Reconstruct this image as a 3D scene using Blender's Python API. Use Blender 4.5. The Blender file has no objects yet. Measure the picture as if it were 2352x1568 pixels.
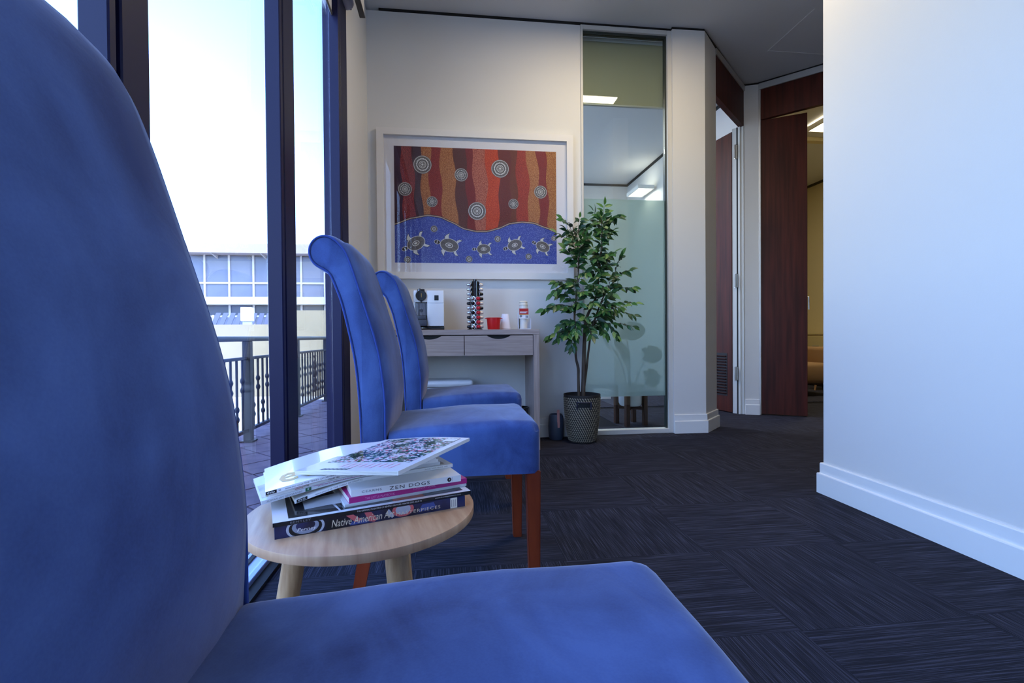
import bpy, bmesh, math, random
from mathutils import Vector, Matrix, noise as mnoise

random.seed(7)
SC = bpy.context.scene
COL = SC.collection
PI = math.pi

# ------------------------------------------------------------------ camera, sky, sun, exposure
cd = bpy.data.cameras.new('camera')
cam = bpy.data.objects.new('camera', cd)
COL.objects.link(cam)
cd.sensor_width = 36.0
cd.lens = 36.0 * 1120.6 / 2352.0
cd.clip_start = 0.02
cd.clip_end = 300
yaw, pitch, roll = 0.12232, 0.01116, -0.00802
fw = Vector((math.sin(yaw) * math.cos(pitch), math.cos(yaw) * math.cos(pitch), -math.sin(pitch)))
rt = Vector((math.cos(yaw), -math.sin(yaw), 0))
up = rt.cross(fw)
r2 = rt * math.cos(roll) + up * math.sin(roll)
u2 = -rt * math.sin(roll) + up * math.cos(roll)
cam.matrix_world = Matrix(((r2.x, u2.x, -fw.x, 0), (r2.y, u2.y, -fw.y, 0), (r2.z, u2.z, -fw.z, 0.79), (0, 0, 0, 1)))
SC.camera = cam

world = bpy.data.worlds.new('sky')
SC.world = world
world.use_nodes = True
wn = world.node_tree.nodes
wl = world.node_tree.links
sky = wn.new('ShaderNodeTexSky')
sky.sky_type = 'NISHITA'
sky.sun_disc = False
sky.sun_elevation = math.radians(52)
sky.sun_rotation = math.radians(165)
sky.air_density = 1.0
sky.dust_density = 1.2
sky.ozone_density = 2.0
wn['Background'].inputs['Strength'].default_value = 1.42
tint = wn.new('ShaderNodeMixRGB')
tint.blend_type = 'MULTIPLY'
tint.inputs['Fac'].default_value = 1.0
tint.inputs[2].default_value = (0.80, 0.94, 1.25, 1)     # cool white balance of the photograph
wl.new(sky.outputs[0], tint.inputs[1])
wl.new(tint.outputs[0], wn['Background'].inputs['Color'])

sd = bpy.data.lights.new('sun', 'SUN')
sd.energy = 0.8
sd.color = (1.0, 0.95, 0.86)
sd.angle = math.radians(0.53)
sun = bpy.data.objects.new('sun', sd)
COL.objects.link(sun)
el, az = math.radians(52), math.radians(165)
sun.rotation_euler = Vector((math.sin(az) * math.cos(el), math.cos(az) * math.cos(el), math.sin(el))).to_track_quat('Z', 'Y').to_euler()

SC.view_settings.view_transform = 'Standard'
SC.view_settings.look = 'None'
SC.view_settings.gamma = 1.0
SC.view_settings.use_curve_mapping = False
SC.view_settings.exposure = 0.0
SC.cycles.max_bounces = 10
SC.cycles.diffuse_bounces = 5
SC.cycles.transparent_max_bounces = 16
SC.cycles.use_denoising = True
SC.cycles.sample_clamp_indirect = 6.0
SC.cycles.caustics_reflective = False
SC.cycles.caustics_refractive = False


# ------------------------------------------------------------------ helpers
def lin(r, g=None, b=None):
    if g is None:
        r, g, b = r
    f = lambda c: c / 12.92 if c <= 0.04045 else ((c + 0.055) / 1.055) ** 2.4
    return (f(r / 255), f(g / 255), f(b / 255), 1.0)


MATS = {}


def mat(name, col, rough=0.6, metal=0.0, spec=0.5, sheen=0.0, coat=0.0, emis=None, noise=None, bump=None, sheen_tint=None, sheen_rough=0.4):
    """noise=(scale, colour2, detail, stretch(x,y,z), contrast_lo, contrast_hi); bump=(scale, strength, stretch)"""
    if name in MATS:
        return MATS[name]
    m = bpy.data.materials.new(name)
    m.use_nodes = True
    nt = m.node_tree
    p = nt.nodes['Principled BSDF']
    c1 = lin(*col)
    p.inputs['Base Color'].default_value = c1
    p.inputs['Roughness'].default_value = rough
    p.inputs['Metallic'].default_value = metal
    p.inputs['Specular IOR Level'].default_value = spec
    p.inputs['Coat Weight'].default_value = coat
    if sheen:
        p.inputs['Sheen Weight'].default_value = sheen
        p.inputs['Sheen Roughness'].default_value = sheen_rough
        p.inputs['Sheen Tint'].default_value = lin(*sheen_tint) if sheen_tint else (1, 1, 1, 1)
    if emis:
        p.inputs['Emission Color'].default_value = (*emis[0], 1)
        p.inputs['Emission Strength'].default_value = emis[1]
    tc = None

    def coords(stretch):
        nonlocal tc
        if tc is None:
            tc = nt.nodes.new('ShaderNodeTexCoord')
        mp = nt.nodes.new('ShaderNodeMapping')
        mp.inputs['Scale'].default_value = stretch
        nt.links.new(tc.outputs['Object'], mp.inputs['Vector'])
        return mp.outputs[0]
    if noise:
        sc_, col2, det, st, lo, hi = noise
        n = nt.nodes.new('ShaderNodeTexNoise')
        n.inputs['Scale'].default_value = sc_
        n.inputs['Detail'].default_value = det
        nt.links.new(coords(st), n.inputs['Vector'])
        cr = nt.nodes.new('ShaderNodeValToRGB')
        cr.color_ramp.elements[0].position = lo
        cr.color_ramp.elements[1].position = hi
        cr.color_ramp.elements[0].color = c1
        cr.color_ramp.elements[1].color = lin(*col2)
        nt.links.new(n.outputs['Fac'], cr.inputs['Fac'])
        nt.links.new(cr.outputs['Color'], p.inputs['Base Color'])
    if bump:
        sc_, stg, st = bump
        n = nt.nodes.new('ShaderNodeTexNoise')
        n.inputs['Scale'].default_value = sc_
        n.inputs['Detail'].default_value = 4
        nt.links.new(coords(st), n.inputs['Vector'])
        b = nt.nodes.new('ShaderNodeBump')
        b.inputs['Strength'].default_value = stg
        b.inputs['Distance'].default_value = 0.004
        nt.links.new(n.outputs['Fac'], b.inputs['Height'])
        nt.links.new(b.outputs['Normal'], p.inputs['Normal'])
    MATS[name] = m
    return m


def glass_mat(name, tint=(1, 1, 1), refl=1.0, rough=0.0):
    """thin pane: clear transmission plus Fresnel mirror"""
    m = bpy.data.materials.new(name)
    m.use_nodes = True
    nt = m.node_tree
    for n in list(nt.nodes):
        if n.type != 'OUTPUT_MATERIAL':
            nt.nodes.remove(n)
    out = [n for n in nt.nodes if n.type == 'OUTPUT_MATERIAL'][0]
    t = nt.nodes.new('ShaderNodeBsdfTransparent')
    t.inputs['Color'].default_value = (*tint, 1)
    g = nt.nodes.new('ShaderNodeBsdfGlossy')
    g.inputs['Roughness'].default_value = rough
    f = nt.nodes.new('ShaderNodeFresnel')
    ge = nt.nodes.new('ShaderNodeNewGeometry')
    io = nt.nodes.new('ShaderNodeMapRange')
    io.inputs['To Min'].default_value = 1.45
    io.inputs['To Max'].default_value = 1 / 1.45
    nt.links.new(ge.outputs['Backfacing'], io.inputs['Value'])
    nt.links.new(io.outputs[0], f.inputs['IOR'])
    mu = nt.nodes.new('ShaderNodeMath')
    mu.operation = 'MULTIPLY'
    mu.inputs[1].default_value = refl
    nt.links.new(f.outputs[0], mu.inputs[0])
    mx = nt.nodes.new('ShaderNodeMixShader')
    nt.links.new(mu.outputs[0], mx.inputs['Fac'])
    nt.links.new(t.outputs[0], mx.inputs[1])
    nt.links.new(g.outputs[0], mx.inputs[2])
    nt.links.new(mx.outputs[0], out.inputs['Surface'])
    return m


def film_mat(name, col, through, blur, tint=(1, 1, 1)):
    """translucent sheet: share `through` passes (blurred), the rest is scattered"""
    m = bpy.data.materials.new(name)
    m.use_nodes = True
    nt = m.node_tree
    for n in list(nt.nodes):
        if n.type != 'OUTPUT_MATERIAL':
            nt.nodes.remove(n)
    out = [n for n in nt.nodes if n.type == 'OUTPUT_MATERIAL'][0]
    if blur > 0:
        t = nt.nodes.new('ShaderNodeBsdfRefraction')
        t.inputs['IOR'].default_value = 1.02
        t.inputs['Roughness'].default_value = blur
    else:
        t = nt.nodes.new('ShaderNodeBsdfTransparent')
    t.inputs['Color'].default_value = (*tint, 1)
    d = nt.nodes.new('ShaderNodeBsdfDiffuse')
    d.inputs['Color'].default_value = lin(*col)
    tl = nt.nodes.new('ShaderNodeBsdfTranslucent')
    tl.inputs['Color'].default_value = lin(*col)
    m1 = nt.nodes.new('ShaderNodeMixShader')
    m1.inputs['Fac'].default_value = 0.5
    nt.links.new(d.outputs[0], m1.inputs[1])
    nt.links.new(tl.outputs[0], m1.inputs[2])
    m2 = nt.nodes.new('ShaderNodeMixShader')
    m2.inputs['Fac'].default_value = through
    nt.links.new(m1.outputs[0], m2.inputs[1])
    nt.links.new(t.outputs[0], m2.inputs[2])
    nt.links.new(m2.outputs[0], out.inputs['Surface'])
    return m


class MB:
    """collects shapes into one bmesh"""

    def __init__(self):
        self.bm = bmesh.new()
        self.mi = 0

    def _tag(self, faces):
        for f in faces:
            f.material_index = self.mi

    def face(self, pts):
        f = self.bm.faces.new([self.bm.verts.new(p) for p in pts])
        f.material_index = self.mi
        return f

    def box(self, lo, hi, r=0.0, seg=2, rot=None):
        lo, hi = Vector(lo), Vector(hi)
        c = (lo + hi) / 2
        s = hi - lo
        M = Matrix.Translation(c) @ (rot.to_4x4() if rot is not None else Matrix.Identity(4)) @ Matrix.Diagonal((abs(s.x), abs(s.y), abs(s.z), 1))
        ret = bmesh.ops.create_cube(self.bm, size=1.0, matrix=M)
        vs = ret['verts']
        fs = set(f for v in vs for f in v.link_faces)
        self._tag(fs)
        if r > 0:
            es = set(e for v in vs for e in v.link_edges)
            rr = bmesh.ops.bevel(self.bm, geom=list(es), offset=r, segments=seg, profile=0.5, affect='EDGES')
            self._tag(rr['faces'])
        return self

    def prism(self, poly, axis, a, b):
        """closed 2D polygon extruded along axis from a to b"""
        def P(u, v, w):
            return {'x': (w, u, v), 'y': (u, w, v), 'z': (u, v, w)}[axis]
        A = [self.bm.verts.new(P(u, v, a)) for u, v in poly]
        B = [self.bm.verts.new(P(u, v, b)) for u, v in poly]
        n = len(poly)
        fs = [self.bm.faces.new(A), self.bm.faces.new(B[::-1])]
        for i in range(n):
            fs.append(self.bm.faces.new((A[i], B[i], B[(i + 1) % n], A[(i + 1) % n])))
        self._tag(fs)
        return self

    def lathe(self, prof, n=24, c=(0, 0, 0), cap=True, M=None):
        """profile [(r, z)] revolved about z"""
        c = Vector(c)
        rings = []
        for r, z in prof:
            ring = []
            for i in range(n):
                a = 2 * PI * i / n
                p = Vector((r * math.cos(a), r * math.sin(a), z))
                if M is not None:
                    p = M @ p
                ring.append(self.bm.verts.new(p + c))
            rings.append(ring)
        fs = []
        for k in range(len(rings) - 1):
            for i in range(n):
                fs.append(self.bm.faces.new((rings[k][i], rings[k][(i + 1) % n], rings[k + 1][(i + 1) % n], rings[k + 1][i])))
        if cap:
            fs.append(self.bm.faces.new(rings[0][::-1]))
            fs.append(self.bm.faces.new(rings[-1]))
        self._tag(fs)
        return self

    def tube(self, pts, rad, n=8, closed=False):
        pts = [Vector(p) for p in pts]
        N = len(pts)
        rads = rad if isinstance(rad, (list, tuple)) else [rad] * N
        rings = []
        prev = None
        for i in range(N):
            if closed:
                t = (pts[(i + 1) % N] - pts[i - 1])
            else:
                t = pts[min(i + 1, N - 1)] - pts[max(i - 1, 0)]
            t.normalize()
            if prev is None:
                prev = Vector((0, 0, 1)) if abs(t.z) < 0.9 else Vector((1, 0, 0))
            a = t.cross(prev).cross(t)
            if a.length < 1e-6:
                a = t.orthogonal()
            a.normalize()
            prev = a
            b = t.cross(a)
            rings.append([self.bm.verts.new(pts[i] + (a * math.cos(2 * PI * k / n) + b * math.sin(2 * PI * k / n)) * rads[i]) for k in range(n)])
        fs = []
        for i in range(N if closed else N - 1):
            A, B = rings[i], rings[(i + 1) % N]
            for k in range(n):
                fs.append(self.bm.faces.new((A[k], A[(k + 1) % n], B[(k + 1) % n], B[k])))
        if not closed:
            fs.append(self.bm.faces.new(rings[0][::-1]))
            fs.append(self.bm.faces.new(rings[-1]))
        self._tag(fs)
        return self

    def disc(self, c, r, axis='y', n=24, r0=0.0):
        """flat disc or ring facing -y (or +z)"""
        def P(a, q):
            if axis == 'y':
                return (c[0] + q * math.cos(a), c[1], c[2] + q * math.sin(a))
            return (c[0] + q * math.cos(a), c[1] + q * math.sin(a), c[2])
        o = [self.bm.verts.new(P(2 * PI * i / n, r)) for i in range(n)]
        fs = []
        if r0 <= 0:
            fs.append(self.bm.faces.new(o))
        else:
            q = [self.bm.verts.new(P(2 * PI * i / n, r0)) for i in range(n)]
            for i in range(n):
                fs.append(self.bm.faces.new((o[i], o[(i + 1) % n], q[(i + 1) % n], q[i])))
        self._tag(fs)
        return self

    def bend(self, fn):
        for v in self.bm.verts:
            v.co = fn(v.co.copy())
        return self

    def build(self, name, m, parent=None, smooth=None, loc=None, fix=True):
        if fix:
            bmesh.ops.recalc_face_normals(self.bm, faces=self.bm.faces)
        me = bpy.data.meshes.new(name)
        self.bm.to_mesh(me)
        self.bm.free()
        for q in (m if isinstance(m, (list, tuple)) else [m]):
            me.materials.append(q)
        o = bpy.data.objects.new(name, me)
        COL.objects.link(o)
        if parent is not None:
            o.parent = parent
        if loc is not None:
            o.location = loc
        if smooth is not None:
            for p in me.polygons:
                p.use_smooth = True
            if smooth < 180:
                me.set_sharp_from_angle(angle=math.radians(smooth))
        return o


def tag(o, label, cat, group=None):
    o['label'] = label
    o['category'] = cat
    if group:
        o['group'] = group
    return o


def empty(name, loc=(0, 0, 0), rz=0.0):
    o = bpy.data.objects.new(name, None)
    o.empty_display_size = 0.1
    COL.objects.link(o)
    o.location = loc
    o.rotation_euler = (0, 0, rz)
    return o


def thing(name, label, cat, loc=(0, 0, 0), rz=0.0, group=None):
    return tag(empty(name, loc, rz), label, cat, group)


def struct(o):
    o['kind'] = 'structure'
    return o


def copy_tree(o, parent=None):
    c = o.copy()
    COL.objects.link(c)
    if parent is not None:
        c.parent = parent
        c.matrix_parent_inverse = o.matrix_parent_inverse
    for ch in [x for x in bpy.data.objects if x.parent == o]:
        copy_tree(ch, c)
    return c


def share(name, me_obj, parent, loc=None, rot=None, scale=None):
    """another piece with the same mesh data"""
    o = me_obj.copy()
    o.name = name
    COL.objects.link(o)
    if parent is not None:
        o.parent = parent
    if loc is not None:
        o.location = loc
    if rot is not None:
        o.rotation_euler = rot
    if scale is not None:
        o.scale = scale
    return o


def catmull(pts, k=4, closed=False):
    P = [Vector(p) for p in pts]
    n = len(P)
    out = []
    rng = range(n) if closed else range(n - 1)
    for i in rng:
        p0 = P[(i - 1) % n] if closed or i > 0 else P[0]
        p1, p2 = P[i], P[(i + 1) % n]
        p3 = P[(i + 2) % n] if closed or i + 2 < n else P[-1]
        for j in range(k):
            t = j / k
            out.append(0.5 * ((2 * p1) + (p2 - p0) * t + (2 * p0 - 5 * p1 + 4 * p2 - p3) * t * t + (3 * p1 - p0 - 3 * p2 + p3) * t ** 3))
    if not closed:
        out.append(P[-1])
    return out


def text_obj(s, m, parent, x, z, height, width=None, shear=0.0, y=-0.0003, xform=None, align='L', name='lettering', space=1.0, bold=0.0):
    """flat lettering on a plane facing -y, lower left corner at (x, y, z); xform optionally maps each vertex"""
    cu = bpy.data.curves.new(name, 'FONT')
    cu.body = s
    cu.shear = shear
    cu.space_character = space
    cu.resolution_u = 2
    cu.extrude = 0
    cu.offset = bold
    t = bpy.data.objects.new(name, cu)
    me = bpy.data.meshes.new_from_object(t)
    bpy.data.objects.remove(t)
    bpy.data.curves.remove(cu)
    xs = [v.co.x for v in me.vertices]
    ys = [v.co.y for v in me.vertices]
    if not xs:
        return None
    x0, x1, y0, y1 = min(xs), max(xs), min(ys), max(ys)
    ky = height / max(1e-6, y1 - y0)
    kx = width / (x1 - x0) if width else ky
    w = (x1 - x0) * kx
    ox = x if align == 'L' else (x - w / 2 if align == 'C' else x - w)
    for v in me.vertices:
        p = Vector((ox + (v.co.x - x0) * kx, y, z + (v.co.y - y0) * ky))
        v.co = xform(p) if xform else p
    me.name = name
    me.materials.clear()
    me.materials.append(m)
    o = bpy.data.objects.new(name, me)
    COL.objects.link(o)
    o.parent = parent
    return o


# ------------------------------------------------------------------ materials
M_wall = mat('wall paint', (220, 218, 214), 0.55, spec=0.3, bump=(220, 0.05, (1, 1, 1)))
M_trim = mat('trim paint', (232, 232, 230), 0.4)
M_ceil = mat('ceiling paint', (205, 205, 205), 0.8)
M_yellow = mat('warm wall paint', (214, 203, 168), 0.6)
M_frame = mat('dark window aluminium', (26, 26, 58), 0.45, metal=0.0, spec=0.2)
M_black = mat('black gap', (14, 14, 16), 0.7)
M_alu = mat('pale aluminium', (190, 188, 184), 0.4, metal=0.35)
M_glass = glass_mat('window glass', (0.95, 0.97, 0.98), 1.0)
M_glassg = glass_mat('green partition glass', (0.90, 0.945, 0.93), 1.2)
M_film = film_mat('frosted film', (206, 220, 216), 0.42, 0.5, (0.86, 0.93, 0.91))
M_blindroom = film_mat('mesh blind', (182, 176, 150), 0.14, 0.0, (0.9, 0.9, 0.85))
M_blind = mat('blind fabric', (215, 212, 208), 0.8)
M_redwood = mat('reddish veneer', (80, 34, 24), 0.48, spec=0.22, noise=(3.0, (54, 22, 16), 4, (9, 9, 0.5), 0.35, 0.65))
M_redleg = mat('red stained wood', (128, 54, 28), 0.3, noise=(8, (98, 36, 18), 3, (3, 3, 0.6), 0.3, 0.7))
M_steel = mat('hinge steel', (205, 205, 205), 0.3, metal=0.9)

def velvet_material():
    """brushed pile: soft light and dark strokes over the blue, sheen at grazing view"""
    m = mat('blue velvet', (57, 76, 134), 0.9, spec=0.12, sheen=1.0, sheen_tint=(176, 172, 172), sheen_rough=0.33)
    nt = m.node_tree
    p = nt.nodes['Principled BSDF']
    tc = nt.nodes.new('ShaderNodeTexCoord')

    def nz(scale, det, stretch, dist=0.0):
        mp = nt.nodes.new('ShaderNodeMapping')
        mp.inputs['Scale'].default_value = stretch
        nt.links.new(tc.outputs['Object'], mp.inputs['Vector'])
        n = nt.nodes.new('ShaderNodeTexNoise')
        n.inputs['Scale'].default_value = scale
        n.inputs['Detail'].default_value = det
        n.inputs['Distortion'].default_value = dist
        nt.links.new(mp.outputs[0], n.inputs['Vector'])
        return n.outputs['Fac']
    a = nz(5.0, 5, (1, 1, 0.8), 0.6)
    b = nz(11.0, 4, (1.0, 0.5, 0.5), 1.2)
    c = nz(420.0, 2, (1, 1, 1))
    mx = nt.nodes.new('ShaderNodeMath')
    mx.operation = 'MULTIPLY_ADD'
    mx.inputs[1].default_value = 0.6
    nt.links.new(a, mx.inputs[0])
    m2 = nt.nodes.new('ShaderNodeMath')
    m2.operation = 'MULTIPLY_ADD'
    m2.inputs[1].default_value = 0.34
    nt.links.new(b, m2.inputs[0])
    m3 = nt.nodes.new('ShaderNodeMath')
    m3.operation = 'MULTIPLY'
    m3.inputs[1].default_value = 0.08
    nt.links.new(c, m3.inputs[0])
    nt.links.new(m3.outputs[0], m2.inputs[2])
    nt.links.new(m2.outputs[0], mx.inputs[2])
    cr = nt.nodes.new('ShaderNodeValToRGB')
    cr.color_ramp.elements[0].position = 0.38
    cr.color_ramp.elements[0].color = lin(50, 65, 113)
    cr.color_ramp.elements[1].position = 0.62
    cr.color_ramp.elements[1].color = lin(80, 105, 162)
    nt.links.new(mx.outputs[0], cr.inputs['Fac'])
    nt.links.new(cr.outputs[0], p.inputs['Base Color'])
    bp = nt.nodes.new('ShaderNodeBump')
    bp.inputs['Strength'].default_value = 0.35
    bp.inputs['Distance'].default_value = 0.006
    nt.links.new(b, bp.inputs['Height'])
    nt.links.new(bp.outputs[0], p.inputs['Normal'])
    return m


M_velvet = velvet_material()
M_pipe = mat('blue velvet piping', (54, 74, 140), 0.85, spec=0.12, sheen=0.3, sheen_tint=(150, 170, 230))

# ------------------------------------------------------------------ the room
ZC = 3.24
WX = -0.60          # inner plane of the window frames
BY = 3.75           # back wall


def block(name, lo, hi, m, parent=None, r=0.0):
    return struct(MB().box(lo, hi, r).build(name, m, parent))


def carpet_material():
    m = bpy.data.materials.new('carpet tile')
    m.use_nodes = True
    nt = m.node_tree
    p = nt.nodes['Principled BSDF']
    p.inputs['Roughness'].default_value = 0.95
    p.inputs['Specular IOR Level'].default_value = 0.1
    tc = nt.nodes.new('ShaderNodeTexCoord')
    oi = nt.nodes.new('ShaderNodeObjectInfo')
    add = nt.nodes.new('ShaderNodeVectorMath')
    add.operation = 'ADD'
    rs = nt.nodes.new('ShaderNodeVectorMath')
    rs.operation = 'SCALE'
    rs.inputs[0].default_value = (7.3, 11.9, 3.1)
    nt.links.new(oi.outputs['Random'], rs.inputs['Scale'])
    nt.links.new(tc.outputs['Object'], add.inputs[0])
    nt.links.new(rs.outputs[0], add.inputs[1])

    def nz(stretch, scale, det):
        mp = nt.nodes.new('ShaderNodeMapping')
        mp.inputs['Scale'].default_value = stretch
        nt.links.new(add.outputs[0], mp.inputs['Vector'])
        n = nt.nodes.new('ShaderNodeTexNoise')
        n.inputs['Scale'].default_value = scale
        n.inputs['Detail'].default_value = det
        nt.links.new(mp.outputs[0], n.inputs['Vector'])
        return n.outputs['Fac']
    streak = nz((1, 0.012, 1), 250, 2)
    broad = nz((1, 0.06, 1), 16, 2)
    fuzz = nz((1, 1, 1), 700, 2)
    r1 = nt.nodes.new('ShaderNodeValToRGB')
    e = r1.color_ramp.elements
    e[0].position, e[0].color = 0.48, lin(42, 42, 50)
    e[1].position, e[1].color = 0.78, lin(90, 92, 110)
    nt.links.new(streak, r1.inputs['Fac'])
    mx = nt.nodes.new('ShaderNodeMixRGB')
    mx.blend_type = 'MULTIPLY'
    mx.inputs['Fac'].default_value = 0.75
    nt.links.new(r1.outputs['Color'], mx.inputs[1])
    r2_ = nt.nodes.new('ShaderNodeValToRGB')
    r2_.color_ramp.elements[0].position = 0.3
    r2_.color_ramp.elements[0].color = (0.72, 0.72, 0.75, 1)
    r2_.color_ramp.elements[1].position = 0.7
    r2_.color_ramp.elements[1].color = (1.1, 1.1, 1.1, 1)
    nt.links.new(broad, r2_.inputs['Fac'])
    nt.links.new(r2_.outputs['Color'], mx.inputs[2])
    mx2 = nt.nodes.new('ShaderNodeMixRGB')
    mx2.blend_type = 'MULTIPLY'
    mx2.inputs['Fac'].default_value = 0.5
    r3 = nt.nodes.new('ShaderNodeValToRGB')
    r3.color_ramp.elements[0].position = 0.35
    r3.color_ramp.elements[0].color = (0.35, 0.35, 0.38, 1)
    r3.color_ramp.elements[1].position = 0.65
    nt.links.new(fuzz, r3.inputs['Fac'])
    nt.links.new(mx.outputs[0], mx2.inputs[1])
    nt.links.new(r3.outputs['Color'], mx2.inputs[2])
    nt.links.new(mx2.outputs[0], p.inputs['Base Color'])
    b = nt.nodes.new('ShaderNodeBump')
    b.inputs['Strength'].default_value = 0.5
    b.inputs['Distance'].default_value = 0.003
    nt.links.new(streak, b.inputs['Height'])
    nt.links.new(b.outputs[0], p.inputs['Normal'])
    return m


M_carpet = carpet_material()
M_sub = mat('carpet underlay', (26, 26, 32), 0.95, spec=0.1)
floor = block('floor', (-0.66, -3.1, -0.22), (8.2, 8.4, -0.006), M_sub)
TX, TY = 0.525, 0.4835
tmb = MB()
tmb.box((-0.5, -0.5, -0.006), (0.5, 0.5, 0.0))
proto_tile = None
for i in range(-4, 7):
    for j in range(-3, 9):
        x0, x1 = 0.915 + i * TX, 0.915 + (i + 1) * TX
        y0, y1 = 1.187 + j * TY, 1.187 + (j + 1) * TY
        if y1 > 5.2 or x1 < -0.7 or (x0 < 1.0 and y0 > 3.7):
            continue
        cx0 = max(x0, WX - 0.02)
        cy1 = y1
        along_y = (i + j) % 2 == 0
        if proto_tile is None:
            proto_tile = tmb.build('carpet_tile', M_carpet, floor)
            t = proto_tile
        else:
            t = share('carpet_tile', proto_tile, floor)
        lx, ly = (x1 - cx0) - 0.0005, (cy1 - y0) - 0.0005
        t.location = ((cx0 + x1) / 2, (y0 + cy1) / 2, random.uniform(-0.0002, 0.0))
        if along_y:
            t.rotation_euler = (0, 0, 0)
            t.scale = (lx, ly, 1)
        else:
            t.rotation_euler = (0, 0, PI / 2)
            t.scale = (ly, lx, 1)

M_carpet2 = mat('plain dark carpet', (44, 44, 54), 0.95, spec=0.1, noise=(60, (62, 62, 76), 3, (1, 0.1, 1), 0.4, 0.7))
block('floor_beyond', (0.86, 5.2, -0.006), (8.0, 8.3, -0.001), M_carpet2, floor)

ceiling = block('ceiling', (-0.75, -3.1, ZC), (8.2, 8.4, ZC + 0.2), M_ceil)

# back wall with baseboard
block('wall_back', (-0.75, BY, 0), (1.02, BY + 0.1, ZC - 0.022), M_wall)


def baseboard(name, pts, closed_ends=True):
    """two-step skirting swept along plan points; profile leans to the right of the walking direction"""
    prof = [(0, 0), (0.02, 0), (0.02, 0.094), (0.018, 0.098), (0.0105, 0.1), (0.0105, 0.146), (0.008, 0.15), (0, 0.15)]
    mb = MB()
    P = [Vector((p[0], p[1])) for p in pts]
    rows = []
    for i, p in enumerate(P):
        d0 = (P[i] - P[i - 1]).normalized() if i > 0 else (P[1] - P[0]).normalized()
        d1 = (P[i + 1] - P[i]).normalized() if i < len(P) - 1 else d0
        n0, n1 = Vector((d0.y, -d0.x)), Vector((d1.y, -d1.x))
        n = (n0 + n1) / (1 + n0.dot(n1))
        rows.append([mb.bm.verts.new((p.x + n.x * o, p.y + n.y * o, z)) for o, z in prof])
    for a, b in zip(rows, rows[1:]):
        for k in range(len(prof)):
            mb.bm.faces.new((a[k], a[(k + 1) % len(prof)], b[(k + 1) % len(prof)], b[k]))
    mb.bm.faces.new(rows[0])
    mb.bm.faces.new(rows[-1][::-1])
    return struct(mb.build(name, M_trim, None))


baseboard('baseboard_back', [(-0.59, BY), (1.02, BY)])

# pillar: front face, then the 45 degree wall's short return up to door 1
struct(MB().prism([(1.762, 3.72), (2.032, 3.715), (2.25, 3.935), (2.18, 4.005), (2.0, 3.85), (1.762, 3.85)], 'z', 0, ZC - 0.02).build('wall_pillar', M_wall))
baseboard('baseboard_pillar', [(1.762, 3.72), (2.032, 3.715), (2.25, 3.935), (2.235, 3.95)])

# small column between the two doors
struct(MB().prism([(2.865, 4.49), (2.985, 4.445), (3.03, 4.50), (3.03, 8.3), (2.865, 8.3)], 'z', 0, ZC - 0.02).build('wall_column', M_wall))
baseboard('baseboard_column', [(2.865, 4.49), (2.985, 4.445)])

# right wall: ends at y = 2.2, runs past the camera
block('wall_right', (1.82, -3.0, 0), (2.0, 2.205, ZC), M_wall, None, 0.003)
baseboard('baseboard_right', [(2.0, 2.205), (1.82, 2.205), (1.82, -3.0)])

# left stub wall between the window frame and the back wall
block('wall_left', (-0.652, 3.005, 0), (-0.61, BY, ZC - 0.02), M_wall)
block('wall_left_outside', (-0.74, 3.0, 0), (-0.653, 3.85, ZC), M_frame)
# wall behind the camera and corridor walls out of view
block('wall_behind', (-0.75, -3.1, 0), (2.0, -3.0, ZC), M_wall)
block('wall_corridor', (2.0, 0.9, 0), (5.2, 1.0, ZC), M_wall)
block('wall_corridor_end', (5.1, 1.0, 0), (5.2, 2.6, ZC), M_wall)

# room behind the glass partition
block('wall_far_room', (-0.75, 7.7, 0), (3.0, 7.8, ZC), M_wall)
block('shade_strip_1', (-0.6, 7.68, ZC - 0.03), (2.865, 7.7, ZC), M_black)  # black strip painting the shade along the ceiling edge
block('shade_strip_2', (2.845, 4.55, ZC - 0.03), (2.866, 7.7, ZC), M_black)  # same ceiling-edge shade, as a black strip on the side wall

# window side of the room behind the glass
block('wall_far_room_left', (-0.75, 3.85, 0), (-0.65, 7.7, 0.9), M_wall)
w3 = struct(empty('window_3', (-0.70, 0, 0)))
for yy in (3.86, 4.8, 5.75, 6.7, 7.62):
    struct(MB().box((-0.03, yy - 0.04, 0.9), (0.03, yy + 0.04, ZC), 0.002, 1).build('mullion', M_frame, w3))
for ya_, yb_ in zip((3.90, 4.84, 5.79, 6.74), (4.76, 5.71, 6.66, 7.58)):
    struct(MB().box((-0.003, ya_, 0.9), (0.003, yb_, ZC)).build('pane', M_glass, w3))

# room behind door 2
block('wall_office_far', (3.05, 8.2, 0), (6.0, 8.3, ZC), M_yellow)
block('wall_office_left', (3.03, 4.6, 0), (3.05, 8.3, ZC), M_yellow)
block('wall_office_right', (5.9, 2.6, 0), (6.0, 8.2, ZC), M_yellow)
block('wall_office_near', (5.2, 2.5, 0), (6.0, 2.6, ZC), M_yellow)
block('shade_strip_3', (5.875, 2.6, ZC - 0.035), (5.9, 8.2, ZC), mat('olive shadow line', (60, 54, 34), 0.7))  # dark strip in place of the shade under the office ceiling
M_officeceil = mat('warm ceiling', (216, 205, 165), 0.8)

# black strips standing in for the shadow gap between walls and ceiling
block('shade_strip_4', (-0.52, BY - 0.001, ZC - 0.022), (1.76, BY + 0.08, ZC), M_black)
struct(MB().prism([(1.762, 3.725), (2.03, 3.72), (2.86, 4.50), (2.98, 4.455), (4.7, 2.74), (4.75, 2.8), (3.0, 4.6), (2.0, 3.85), (1.762, 3.85)], 'z', ZC - 0.02, ZC).build('shade_strip_5', M_black))
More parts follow.
